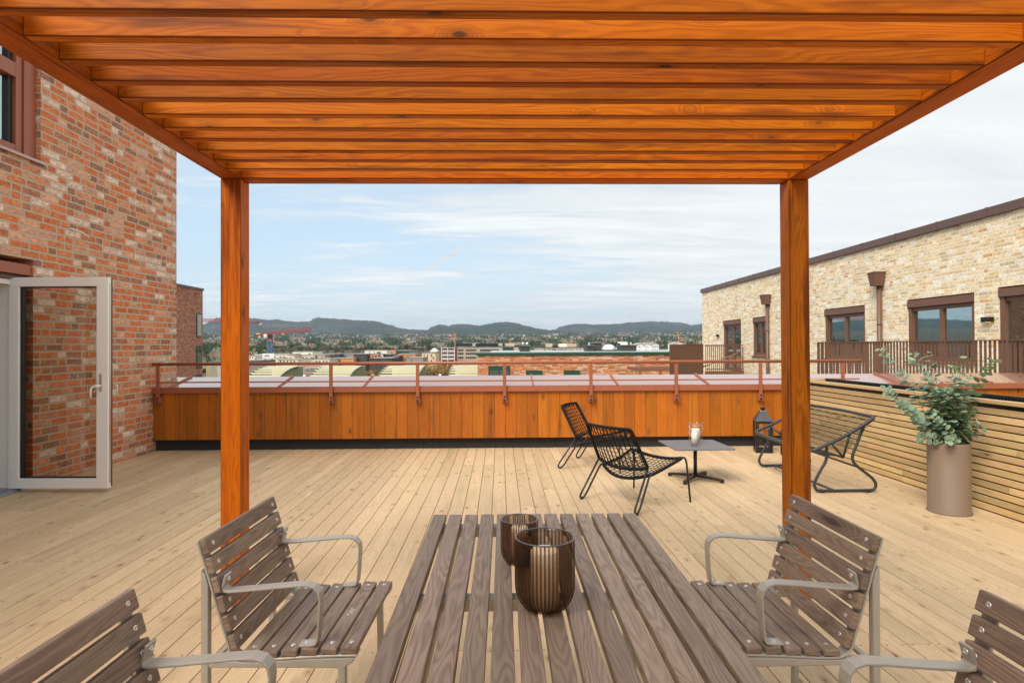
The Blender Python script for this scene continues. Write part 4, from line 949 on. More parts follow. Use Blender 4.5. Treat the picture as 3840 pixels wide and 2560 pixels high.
    for k in range(28):
        a=rr.uniform(0,6.28); q=rr.uniform(0.03,0.24)**1.0; h=rr.uniform(0.22,0.62)*(1.0-0.5*q/0.30)
        stem((q*math.cos(a)*1.05,q*math.sin(a),h),(0,0,0.03),0.0026,0.10,0.036,0.0305,young=-0.08)
    for px_,py,dy in ((3432,1640,-0.05),(3640,1620,-0.12),(3655,1530,0.05),(3648,1580,-0.1),(3500,1560,-.12),(3560,1650,-0.2)):
        stem(tipw(px_,py,dy),(0,0,0.05),0.0026,0.15,0.026,0.024,young=0.12)
    stm.build('stems',stem_m,e); lv.build('leaves',n.m,e,recalc=False)
pot_plant()
# ================================================================== NEIGHBOURING BUILDINGS
def rust_block():
    root=thing('brick_block',(-31.6,55,-22),0,'distant rust brown brick block with narrow grey windows, right behind the near brick wall','building')
    T=Matrix.Translation((31.6,-55,22)); zt=7.45
    b=MB(); b.M=T; b.box(-46,-31.6,40,63.6,-22,zt); b.build('wall',MT['redbrick_far'],root)
    b=MB(); b.M=T; b.box(-46.1,-31.5,39.9,63.7,zt+.001,zt+0.22); b.build('roof_edge',MT['roofgrey'],root)
    xx=-31.6
    def yy(p): return pxX(p,1300,xx)[1]
    for (p0,p1,y0,y1) in ((736,755,1174,1264),(736,755,1295,1380),(736,755,1403,1470)):
        ya,yb=yy(p0),yy(p1); ym=(ya+yb)/2
        z1=pxX((p0+p1)/2,y0,xx)[2]; z0=pxX((p0+p1)/2,y1,xx)[2]
        f=MB(); f.M=T; f.box(xx+0.005,xx+0.06,ya,yb,z0,z1); w=f.build('window',MT['greenmetal'],root)
        g=MB(); g.M=T; g.box(xx+0.061,xx+0.08,ya+.12,yb-.12,z0+.15,z1-(.15 if y0<1200 else 0.55)); g.build('pane',MT['mastic'] if y0<1200 else MT['window'],w)
rust_block()

def cream_building():
    X=10.5; root=thing('cream_brick_building',(X,18,0),0,'long cream brick building with brown windows and roof edge, right side','building')
    T=Matrix.Translation((-X,-18,0)); ZT=4.115; y0,y1=-8.0,30.5
    def yo(p): return pxX(p,1250,X)[1]
    def zo(y,Y,xs=3400): return pxX(xs,y,X)[2]
    # openings (pixel columns left..right, z bottom, z top)
    W=[]   # (ya,yb,z0,z1,kind)
    def add(pl,pr,z0,z1,kind,lab=None): W.append((yo(pr),yo(pl),z0,z1,kind,lab))
    add(2712,2779,0.22,2.54,'door','brown framed balcony door, farthest along the wall')
    add(2823,2874,0.97,2.535,'win2','narrow brown window beside the far downpipe')
    add(3092,3244,0.97,2.535,'win2','two pane brown window between pergola post and downpipe')
    add(3403,3655,0.97,2.535,'win2','widest two pane brown window')
    add(3745,4200,0.22,2.58,'door','brown framed terrace door at the right edge')
    W.append((3.2,5.2,0.97,2.535,'win2',None))
    W.sort()
    b=MB(); b.M=T; t=0.4; y=y0
    for (ya,yb,z0,z1,k,_) in W:
        b.box(X,X+t,y,ya,-22,ZT); b.box(X,X+t,ya,yb,-22,z0); b.box(X,X+t,ya,yb,z1,ZT); y=yb
    b.box(X,X+t,y,y1,-22,ZT); b.box(X+t,X+14,y1-.4,y1,-22,ZT)
    b.build('wall',MT['creambrick'],root)
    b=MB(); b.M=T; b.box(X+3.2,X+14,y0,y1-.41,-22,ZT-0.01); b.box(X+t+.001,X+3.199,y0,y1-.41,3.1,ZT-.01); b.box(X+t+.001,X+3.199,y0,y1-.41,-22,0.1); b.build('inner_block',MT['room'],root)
    b=MB(); b.M=T; b.box(X-0.07,X+0.5,y0,y1+0.08,ZT+.002,ZT+0.19); b.box(X+0.5,X+14,y1-.42,y1+0.08,ZT+.002,ZT+0.19)
    b.box(X+0.501,X+13.9,y0,y1-.43,ZT+.003,ZT+0.10); b.build('roof_edge',MT['capbrown'],root)
    yy=y0
    while yy<y1:
        c=MB(); c.M=T; c.box(X-0.078,X-0.0701,yy,yy+0.035,ZT+.0,ZT+0.2); c.box(X-0.078,X+.5,yy,yy+.035,ZT+.191,ZT+.20); c.build('edge_joint',MT['capbrown'],root); yy+=1.46
    for (ya,yb,z0,z1,k,lab) in W:
        f=MB(); f.M=T; d=0.11; fw=0.075
        f.box(X-0.012,X+0.16,ya+.004,yb-.004,z1-0.205,z1-0.03)          # shutter casing
        zt=z1-0.21
        f.box(X+0.03,X+d+.08,ya+.004,ya+fw+.04,z0+.004,zt); f.box(X+0.03,X+d+.08,yb-fw-.04,yb-.004,z0+.004,zt)
        f.box(X+0.06,X+d+.08,ya+fw+.0401,yb-fw-.0401,zt-0.09,zt); f.box(X+0.06,X+d+.08,ya+fw+.0401,yb-fw-.0401,z0+.004,z0+0.11)
        ym=(ya+yb)/2
        if k=='door' and yb-ya>2.5: ym=ya+(yb-ya)*0.7
        f.box(X+0.065,X+d+.08,ym-0.055,ym+0.055,z0+0.1101,zt-0.0901)
        w=f.build('door' if k=='door' else 'window',MT['brownmetal'],root,bevel=0.004)
        if lab: tag(w,lab)
        for (a,c_) in ((ya+fw+.041,ym-.056),(ym+.056,yb-fw-.041)):
            g=MB(); g.M=T; g.box(X+0.115,X+0.121,a,c_,z0+.111,zt-.091); g.build('pane',MT['window'],w)
            e=MB(); e.M=T
            e.box(X+0.122,X+0.14,c_-0.03,c_,z0+.111,zt-.091); e.build('gasket',MT['rubber'],w)
        # curtain at the far side of each window
        cu=MB(); cu.M=T; n=26; cl=min(0.42,(yb-ya)*.22)
        for (st_) in (yb-fw-.06-cl, ym-.07-cl*.5):
            for i in range(n):
                a0=st_+cl*i/n; a1=st_+cl*(i+1)/n
                q=[cu._p(p) for p in ((X+0.19+.02*math.sin(i*1.4),a0,z0+.1),(X+0.19+.02*math.sin((i+1)*1.4),a1,z0+.1),(X+0.19+.02*math.sin((i+1)*1.4),a1,z1-.2),(X+0.19+.02*math.sin(i*1.4),a0,z1-.2))]; cu.face(q,None,0,True)
        cu.build('curtain',MT['curtain'],root)
        if k!='door':
            s=MB(); s.M=T; s.prism([(X+0.03,z0+.004),(X-0.075,z0-0.018),(X-0.075,z0-0.045),(X-0.066,z0-0.045),(X-0.066,z0-0.028),(X+.0,z0-.012),(X+0.03,z0-.001)],ya-0.05,yb+0.05,'xz'); s.build('sill',MT['brownmetal'],root)
    # downpipes with hoppers
    for pc,yt in ((2886,1107),(3310,1023),(3060,1150)):
        Y=yo(pc); 
        if pc==3060: continue
        zt=zo(yt,Y,pc); q=MB(); q.M=T@Matrix.Translation((X-0.14,Y,0)); w=0.17; w2=0.12; h=0.36
        v=[q._p(p) for p in ((-w2,-w2,zt-h),(w2*.8,-w2,zt-h),(w2*.8,w2,zt-h),(-w2,w2,zt-h),(-w,-w,zt),(w*.75,-w,zt),(w*.75,w,zt),(-w,w,zt))]
        for f_ in ((0,1,5,4),(1,2,6,5),(2,3,7,6),(3,0,4,7),(3,2,1,0),(4,5,6,7)): q.face([v[i] for i in f_])
        q.box(-w-.01,w*.75+.01,-w-.01,w+.01,zt+.001,zt+.02)
        dp=q.build('rain_hopper',MT['brownmetal'],root)
        q=MB(); q.M=T@Matrix.Translation((X-0.09,Y,0)); q.tube([(0,0,-3),(0,0,zt-h-.001)],0.062,12)
        for zb in (1.95,0.2): q.tube([(0,0,zb-.02),(0,0,zb+.02)],0.070,12); q.box(-.01,.085,-.01,.01,zb-.01,zb+.01)
        q.build('downpipe',MT['brownmetal'],root)
    # wall lamps
    for pc,yt,s,lab in ((3710,1198,1.0,None),(2694,1258,0.85,None)):
        Y=yo(pc); z=zo(yt,Y,pc); l=MB(); l.M=T; l.box(X-0.10,X-0.001,Y-0.11*s-.02,Y+0.11*s,z-0.055,z+0.055); la=l.build('wall_lamp',MT['black'],root,bevel=0.004)
        if pc==3710:
            m=NT('lamp_glow'); e=m.n('ShaderNodeEmission'); e.inputs[0].default_value=(1,0.55,0.12,1); e.inputs[1].default_value=1.2; m.L(e.outputs[0],m.out.inputs[0])
            g=MB(); g.M=T; g.box(X-0.085,X-0.02,Y-0.07,Y+0.02,z-0.062,z-0.0555); g.build('lit_lens',m.m,la)
cream_building()

def neighbour_terraces():
    # long railing with flat upright bars
    X=8.5; Y1=pxX(3068,1290,X)[1]; root=thing('balustrade',(X,10,0),0,'long brown balustrade of flat upright bars before the cream building, right side','railing')
    T=Matrix.Translation((-X,-10,0)); zt=1.462
    b=MB(); b.M=T; b.box(X-0.03,X+0.03,-6,Y1,zt-0.018,zt); b.build('top_rail',MT['brownmetal'],root)
    b=MB(); b.M=T; b.box(X-0.006,X+0.006,-6,Y1,zt-1.16,zt-1.12); b.build('bottom_rail',MT['brownmetal'],root)
    y=Y1-0.05
    b=MB(); b.M=T; b.box(X-0.03,X+0.03,Y1-0.012,Y1,-0.3,zt-0.0185); b.box(X+0.031,10.45,Y1-.012,Y1,zt-0.03,zt); b.build('end_post',MT['brownmetal'],root)
    n=0
    while y>2.5:
        c=MB(); c.M=T; c.box(X-0.004,X+0.004,y-0.026,y+0.026,-0.28,zt-0.0185); c.build('bar',MT['brownmetal'],root); y-=0.100; n+=1
    # rear screen of angled bars seen behind it
    b=MB(); b.M=T; x=X+0.12
    while x<10.4: b.box(x-.025,x+.025,Y1-0.010,Y1-0.003,-0.28,zt-.03); x+=0.10
    b.build('return_bars',MT['brownmetal'],root)
    s=thing('terrace_slab',(9.4,5,0),0,'narrow concrete terrace floor behind the long brown balustrade','terrace floor')
    b=MB(); b.M=Matrix.Translation((-9.4,-5,0)); b.box(8.4,10.49,-6,Y1+.05,-0.35,0.18); b.build('slab',MT['concrete'],s)
    # far balcony: solid ribbed screen and thin railing at Y 25
    Y=25.2
    r=thing('ribbed_screen',(7.9,Y,0),0,'solid dark brown ribbed metal screen at the left end of the far balcony','screen')
    b=MB(); b.M=Matrix.Translation((-7.9,-Y,0)); xa,xb=px(2503,0,Y)[0],px(2629,0,Y)[0]; zt=px(2560,1293,Y)[2]
    b.box(xa,xb,Y+.02,Y+.06,-1.5,zt); x=xa
    while x<xb-.03: b.box(x,x+0.022,Y,Y+.0199,-1.5,zt-.03); x+=0.0445
    b.box(xa,xb,Y-.01,Y+.07,zt+.001,zt+.03); b.box(xb-.03,xb,Y+.061,Y+3.5,-1.5,zt); b.build('ribbed_sheet',MT['brownmetal'],r)
    r=thing('balcony_railing',(9.5,Y,0),0,'thin barred brown railing of the far balcony, right of the ribbed screen','railing')
    T=Matrix.Translation((-9.5,-Y,0)); xa,xb=px(2634,0,Y)[0],10.44; zt=px(2700,1292,Y)[2]
    b=MB(); b.M=T; b.box(xa,xb,Y-.02,Y+.02,zt-.03,zt); b.box(xa,xb-.2,Y-.012,Y+.012,zt-.07,zt-.045); b.build('top_rail',MT['brownmetal'],r)
    b=MB(); b.M=T; b.box(xa,xb,Y-.015,Y+.015,px(2700,1384,Y)[2]-.02,px(2700,1384,Y)[2]+.02); b.build('bottom_rail',MT['brownmetal'],r)
    n=20
    for i in range(n):
        x=xa+.04+(xb-.08-xa)*i/(n-1); b=MB(); b.M=T; b.box(x-.013,x+.013,Y-.010,Y+.010,px(2700,1391,Y)[2],zt-.031); b.build('bar',MT['brownmetal'],r)
    b=MB(); b.M=T; b.box(xa,xb,Y-.03,Y+.03,-1.2,px(2700,1391,Y)[2]-.001); b.build('skirt_panel',MT['brownmetal'],r)
    b=MB(); b.M=T; b.tube([(xb-.1,Y+.3,zt-.35),(xb-2.0,Y+.3,px(2700,1388,Y)[2])],0.035,6); b.build('handrail',MT['steel'],r)
    s=thing('balcony_slab',(9.2,27.5,0),0,'pale concrete floor of the far balcony behind the thin railing','balcony floor')
    b=MB(); b.M=Matrix.Translation((-9.2,-27.5,0)); b.box(7.2,10.49,Y+.07,30.4,-1.0,-0.12); b.build('slab',MT['concrete'],s)
    # stone patio carrying the balcony: plain wall below
neighbour_terraces()

def orange_block():
    Y=40.0; root=thing('orange_brick_block',(8,Y+5,-22),0,'low orange brick block with a green roof edge behind the guard rail','building')
    T=Matrix.Translation((-8,-Y-5,22)); x0=px(1786,0,Y)[0]; x1=19.0; zt=px(2100,1331,Y)[2]
    b=MB(); b.M=T; b.box(x0,x1,Y,Y+12,-22,zt); b.build('wall',MT['orangebrick'],root)
    g=MB(); g.M=T; g.box(x0-.1,x1,Y-.08,Y+.9,zt+.002,zt+0.17); g.box(x0-.1,x0+.8,Y+.901,Y+12,zt+.002,zt+0.17); g.build('roof_edge',MT['greenmetal'],root)
    g=MB(); g.M=T; g.box(x0+.8,x1,Y+.91,Y+12,zt+.002,zt+0.24); g.build('flat_roof',flat_mat('pale_blue_grey_roof',(0.42,0.46,0.48),0.5),root)
    for i,xx in enumerate((2.0,5.6,9.1,12.0)):
        g=MB(); g.M=T; g.box(xx-.02,xx+.02,Y-.012,Y-.001,-5,zt-.01); g.build('expansion_joint',MT['mastic'],root)
    def win(a,c_,t_,b_,n,lab):
        xa,xb=px(a,0,Y)[0],px(c_,0,Y)[0]; z1=px(a,t_,Y)[2]; z0=z1-b_
        f=MB(); f.M=T; f.box(xa,xb,Y-.03,Y-.002,z0,z1); w=f.build('window',MT['greenmetal'],root); tag(w,lab)
        k=(xb-xa-.12)/n
        for i in range(n):
            p=MB(); p.M=T; p.box(xa+.06+k*i+.04,xa+.06+k*(i+1)-.04,Y-.05,Y-.031,z0+.08,z1-.32); p.build('pane',MT['window'],w)
    win(1826,1907,1371,2.0,2,'largest dark green framed window, left end'); win(1966,2027,1388,1.4,2,'dark green window, middle'); win(2107,2167,1388,1.4,2,'dark green window, right')
    # rooftop boxes, things of their own
    def box(a,c_,t_,dy,label,name='roof_housing',m='darkgrey',dep=1.6,cat='roof housing'):
        xa,xb=px(a,0,Y+dy)[0],px(c_,0,Y+dy)[0]; z=px(a,t_,Y+dy)[2]
        r=thing(name,((xa+xb)/2,Y+dy,zt+.2),0,label,cat); q=MB(); q.M=Matrix.Translation((-(xa+xb)/2,-Y-dy,-zt-.2)); q.box(xa,xb,Y+dy,Y+dy+dep,zt+.24,z); q.build('casing',MT[m],r)
        q=MB(); q.M=Matrix.Translation((-(xa+xb)/2,-Y-dy,-zt-.2)); q.box(xa-.05,xb+.05,Y+dy-.05,Y+dy+dep+.05,z+.001,z+.06); q.build('lid',MT['roofgrey'],r); return r,xa,xb,z
    r,xa,xb,z=box(1946,1981,1299,0.95,'single charcoal roof housing with two silver flues, left on the orange brick block')
    for s in (0.3,0.75):
        xx=xa+(xb-xa)*s; q=MB(); q.M=Matrix.Translation((-(xa+xb)/2,-Y-.95,-zt-.2)); q.tube([(xx,Y+1.5,z+.06),(xx,Y+1.5,z+.30)],0.08,10); q.build('flue',MT['steel'],r)
    box(2194,2221,1297,1.0,'lower charcoal roof housing left of the tallest one'); r,xa,xb,z=box(2219,2249,1287,1.9,'tallest charcoal roof housing left of the dome')
    box(2323,2379,1296,1.2,'wide charcoal roof housing right of the dome')
    xa,xb=px(2253,0,Y+1.3)[0],px(2308,0,Y+1.3)[0]; zb=px(2280,1311,Y+1.3)[2]
    r=thing('skylight',((xa+xb)/2,Y+1.8,zt+.2),0,'pale translucent dome skylight on a charcoal kerb','skylight'); T2=Matrix.Translation((-(xa+xb)/2,-Y-1.8,-zt-.2))
    q=MB(); q.M=T2; q.box(xa,xb,Y+1.3,Y+2.3,zt+.24,zb); q.build('kerb',MT['darkgrey'],r)
    q=MB(); rad=(xb-xa)*0.46; q.M=Matrix.Translation((0,0,zb-zt-.2)); q.lathe([(rad,0),(rad*.96,.12),(rad*.86,.22),(rad*.66,.31),(rad*.36,.37),(0,.385)],seg=24); q.build('dome',flat_mat('dome_plastic',(0.62,0.68,0.70),0.15,0,0.8),r)
    # timber shelter in front of the block
    Y2=33.0; xa,xb=px(2389,0,Y2)[0],px(2560,0,Y2)[0]; z=px(2420,1381,Y2)[2]; r=thing('timber_shelter',((xa+xb)/2,Y2,0),0,'small brown timber shelter frame against the orange brick block','shelter'); T3=Matrix.Translation((-(xa+xb)/2,-Y2,0))
    q=MB(); q.M=T3; q.box(xa,xb,Y2,Y2+.12,z-.16,z); q.box(xa,xa+.12,Y2+.121,Y2+3.0,z-.16,z); q.box(xa,xb,Y2+3.001,Y2+3.12,z-.16,z)
    xk=xa+.3
    while xk<xb: q.box(xk,xk+.05,Y2+.121,Y2+3.0,z-.12,z-.01); xk+=.25
    q.build('roof_frame',flat_mat('brown_timber',(0.22,0.09,0.05),0.6),r)
    for xx in (xa,xa+1.15,xb-.12):
        q=MB(); q.M=T3; q.box(xx,xx+.12,Y2,Y2+.119,-3,z-.161); q.build('post',flat_mat('brown_timber_post',(0.26,0.10,0.055),0.6),r)
orange_block()

def louvre_hoods():
    """curved slatted roof hoods: slats run along x, each one lower stands further out"""
    Yb=48.0; zlow=-1.75
    def hood(pl,pr,label,cut=None):
        xa,xb=px(pl,0,Yb)[0],px(pr,0,Yb)[0]; r=thing('louvre_hood',(xa,Yb,zlow),0,label,'roof louvre',group='curved pale louvre hoods'); T=Matrix.Translation((-xa,-Yb,-zlow))
        n=9; sl=MB(); sl.M=T; rad_y,rad_z=5.6,1.42; pts=[]
        for i in range(n):
            a=(i+0.3)/(n)*math.pi/2; y=Yb+rad_y*(1-math.cos(a)); z=zlow+rad_z*math.sin(a)
            pts.append((y,z))
            sl.box(xa,xb,y-.03,y+.20,z-.035,z+.075)
        sl.build('slats',MT['creamlouvre'],r)
        for side in (0,1):
            rb=MB(); rb.M=T; x=xa+.04 if side==0 else xb+.02
            q=[(p[0]-.02,p[1]+.05) for p in pts]; q2=[(p[0]+.28,p[1]-.10) for p in pts]
            rb.prism(q+q2[::-1],x,x+.07,'yz'); rb.build('end_rib',MT['greenmetal'],r)
        sp=MB(); sp.M=T; ytop=Yb+rad_y
        sp.prism([(Yb+1.6,zlow-.6),(ytop+1.2,zlow-.6),(ytop+1.2,zlow+rad_z),(Yb+rad_y*.8,zlow+rad_z*.93),(Yb+rad_y*.45,zlow+rad_z*.72),(Yb+1.6,zlow+rad_z*.45)],xb-.25,xb-.12,'yz')
        y=Yb+1.7
        while y<ytop+1.1: sp.box(xb-.1199,xb-.07,y,y+.10,zlow-.6,min(zlow+rad_z*.95,zlow+rad_z*(.42+.6*(y-Yb)/rad_y))); y+=.28
        sp.build('side_panel',MT['olivepanel'],r)
        bk=MB(); bk.M=T; bk.box(xa+.2,xb-.3,Yb+rad_y+.2,Yb+rad_y+.4,zlow-.6,zlow+rad_z-.1); 
        xm=xa+(xb-xa)*.52; bk.box(xm,xb-.3,Yb+1.5,Yb+1.6,zlow-.6,zlow+.75)
        bk.build('back_board',MT['creamlouvre'],r)
        v=thing('vent_box',(xb+1.0,Yb+1.6,zlow),0,'pale vent box with a pipe beside the '+label.replace('curved pale louvre ',''),'vent'); Tv=Matrix.Translation((-xb-1.0,-Yb-1.6,-zlow))
        q=MB(); q.M=Tv; q.box(xb+.25,xb+2.4,Yb+1.2,Yb+2.2,zlow-.6,zlow+.36); q.build('casing',MT['creamlouvre'],v)
        q=MB(); q.M=Tv; q.tube([(xb+1.7,Yb+1.6,zlow+.36),(xb+1.7,Yb+1.6,zlow+.86)],.11,8); q.build('pipe',MT['conduit'],v)
    hood(905,1036,'curved pale louvre hood just right of the left pergola post')
    hood(1144,1300,'curved pale louvre hood, second from the left pergola post')
    hood(1408,1560,'curved pale louvre hood, third from the left pergola post')
    hood(1673,1830,'curved pale louvre hood meeting the orange brick block')
    r=thing('roof_deck_building',(-10,55,-22),0,'low flat roofed building that carries the curved louvre hoods','building'); b=MB(); b.M=Matrix.Translation((10,-55,22)); b.box(-23.5,-0.4,46.0,60,-22,-2.36); b.build('wall',MT['concrete'],r)
    b=MB(); b.M=Matrix.Translation((10,-55,22)); b.box(-23.6,-0.3,45.9,60.1,-2.359,-2.30); b.build('flat_roof',MT['roofgrey'],r)
louvre_hoods()
# house row left of the pergola post
def side_house():
    Y=75.0; r=thing('grey_brick_house',(-36,Y+5,-22),0,'grey brick house with one dark window between the brown block and the left post','building'); T=Matrix.Translation((36,-Y-5,22))
    xa,xb=px(786,0,Y)[0],px(920,0,Y)[0]; zt=px(800,1364,Y)[2]
    b=MB(); b.M=T; b.box(xa,xb,Y,Y+10,-22,zt); b.build('wall',MT['concrete'],r)
    b=MB(); b.M=T; b.box(xa-.1,xb,Y-.1,Y+10,zt+.001,zt+.3); b.build('roof_edge',MT['roofgrey'],r)
    f=MB(); f.M=T; f.box(px(794,0,Y)[0],px(813,0,Y)[0],Y-.06,Y-.002,px(800,1413,Y)[2],px(800,1388,Y)[2]); w=f.build('window',MT['brownmetal'],r)
    g=MB(); g.M=T; g.box(px(796.5,0,Y)[0],px(810,0,Y)[0],Y-.08,Y-.061,px(800,1412,Y)[2],px(800,1391,Y)[2]); g.build('pane',MT['window'],w)
    r=thing('pale_wall_column',(px(779,0,70)[0],70,-22),0,'narrow cream rendered wall corner beside the brown brick block','wall'); b=MB(); b.box(-.2,.35,0,1.5,0,22+px(779,1365,70)[2]); b.build('render',MT['creamlouvre'],r)
side_house()
# ================================================================== THE TOWN AND THE HILLS
def gz(d):
    pts=[(0,-22),(260,-22),(420,-17),(650,-13),(900,-9),(1500,0),(2200,16),(3500,50),(5000,98),(6500,140),(14000,150)]
    for (a,za),(b,zb) in zip(pts,pts[1:]):
        if d<=b: return za+(zb-za)*max(0,(d-a))/(b-a)
    return 150
def gn(x,y):
    return 2.2*math.sin(x*0.0061+1.3)*math.cos(y*0.0047)+1.2*math.sin(x*0.017+y*0.011)
def ground_z(x,y):
    d=math.hypot(x,y); return gz(d)+gn(x,y)*min(1,max(0,(d-500)/800))*(1+d/1800)
def build_ground():
    b=MB(); rings=[1.0,60,120,200,300,420,560,700,900,1100,1350,1650,2000,2400,2900,3500,4200,5000,5800,6800,9000,14000]
    na=144; idx=[]
    for r in rings:
        row=[]
        for k in range(na):
            a=2*math.pi*k/na; x,y=r*math.sin(a),r*math.cos(a); row.append(b._p((x,y,ground_z(x,y))))
        idx.append(row)
    for i in range(len(rings)-1):
        for k in range(na): k2=(k+1)%na; b.face((idx[i][k],idx[i][k2],idx[i+1][k2],idx[i+1][k]),None,0,True)
    c=b._p((0,0,-22)); 
    for k in range(na): b.face((c,idx[0][(k+1)%na],idx[0][k]))
    t=NT('town_ground'); p=t.gen(); n1=t.noise(p,0.004,5,0.6); n2=t.noise(p,0.05,4,0.7)
    c=t.mix(t.rng(n1,0.35,0.65),(0.10,0.078,0.056),(0.07,0.07,0.045)); c=t.mix(t.rng(n2,0.5,0.7,0,0.6),c,(0.16,0.125,0.095)); t.bsdf(c,0.95,0,0.1)
    tag(b.build('ground',t.m),kind='structure')
build_ground()

SIL=[(-2600,1235),(-1800,1214),(-1200,1225),(-700,1212),(-250,1207),(60,1216),(300,1206),(520,1212),(700,1232),(773,1218),(789,1208),(810,1197),(850,1192),(937,1197),(955,1197),(988,1203),(1039,1201),(1083,1205.5),(1108,1209),(1159,1210),(1174,1200),(1192,1195.5),(1236,1196),(1250,1196.6),(1301,1200),(1352,1205),(1403,1207),(1441,1216),(1467,1221),(1492,1230),(1518,1236),(1569,1240),(1640,1244),(1760,1252)]
SIL2=[(1440,1256),(1500,1249),(1560,1246),(1599,1241),(1620,1227),(1645,1218),(1663,1218.5),(1679,1224),(1699,1217.5),(1722,1217),(1760,1219),(1798,1224),(1824,1217),(1861,1210.6),(1902,1208.6),(1928,1212),(1966,1223),(2017,1233.6),(2055,1239),(2100,1242),(2180,1246),(2300,1253)]
SIL3=[(2000,1252),(2040,1246),(2077,1240),(2106,1228.5),(2132,1222),(2183,1217.5),(2234,1219.5),(2285,1220),(2323,1218),(2348,1214),(2391,1210.6),(2430,1208.6),(2481,1210),(2532,1214),(2552,1212.7),(2570,1217),(2588,1222),(2608,1219.5),(2639,1218),(2750,1214),(2950,1208),(3200,1214),(3500,1222),(3900,1240)]
def forest_mat(name, dark, mid, brown, sc=1.0):
    t=NT(name); p=t.gen()
    x,y,z=t.sep(p); q=t.comb(x,y,t.math('MULTIPLY',z,2.2))
    n1=t.noise(q,0.0030*sc,6,0.7,0.6); n2=t.noise(q,0.010*sc,4,0.75); n3=t.noise(t.comb(x,t.math('MULTIPLY',y,0.25),t.math('MULTIPLY',z,1.2)),0.05*sc,2,0.7)
    c=t.mix(t.rng(n2,0.35,0.65),dark,mid); c=t.mix(t.rng(n1,0.50,0.66,0,0.75),c,brown)
    c=t.mix(t.rng(n3,0.40,0.62,0.0,0.65),c,tuple(k*0.45 for k in dark)); c=t.mix(t.rng(n3,0.62,0.75,0.0,0.35),c,(0.17,0.15,0.12))
    t.bsdf(c,0.95,0,0.05,t.bump(n2,1.0,8.0)); return t.m
def hill(sil,d0,d1,mt,seed,name='hill',lump=2.0):
    rr=random.Random(seed); x=sil[0][0]; cols=[]; step=5.0
    rn=[rr.uniform(-1,1) for _ in range(4000)]
    def rns(u): i=int(math.floor(u)); f=u-i; f=f*f*(3-2*f); return rn[i%4000]*(1-f)+rn[(i+1)%4000]*f
    while x<=sil[-1][0]:
        for (a,ya),(c,yc) in zip(sil,sil[1:]):
            if a<=x<=c: f=(x-a)/(c-a); f2=f*f*(3-2*f)*0.5+f*0.5; ys=ya+(yc-ya)*f2; break
        cols.append((x,ys)); x+=step
    b=MB(); T=26; idx=[]
    for i,(x,ys) in enumerate(cols):
        ta2=px(x,ys,1.0)[0]; row=[]
        spike=1.1*rns(i*1.0)+0.5*rns(i*2.3+77)
        for j in range(T+3):
            t_=j/T
            if t_<=1: d=d0+(d1-d0)*t_; 
            else: d=d1+(t_-1)*T*250
            Y=d; X=ta2*Y; zc=px(x,ys-spike*1.5,d1)[2]; zf=gz(math.hypot(X,Y)*0.97)-12
            if t_<=1:
                s=math.sin(min(1,t_)*math.pi/2)**1.25; s=s*(1+0.0)+0.035*math.sin(x*0.031+t_*9+seed)*math.sin(math.pi*t_)+0.02*rns(i*0.35+t_*40)*0.3*math.sin(math.pi*t_)
                z=zf+(zc-zf)*s+lump*rns(i*1.7+j*131.3)*(1 if 0<j<T else 0)
            else: z=zc-(t_-1)*T*60
            row.append(b._p((X,Y,z)))
        idx.append(row)
    for i in range(len(cols)-1):
        for j in range(T+2): b.face((idx[i][j],idx[i+1][j],idx[i+1][j+1],idx[i][j+1]),None,0,True)
    tag(b.build(name,mt,recalc=False),kind='structure')
FM=forest_mat('hill_forest',(0.016,0.027,0.024),(0.066,0.082,0.062),(0.165,0.14,0.12))
hill(SIL3,5200,8600,FM,5)
hill(SIL,4600,6900,FM,2)
hill(SIL2,4300,6000,FM,9)

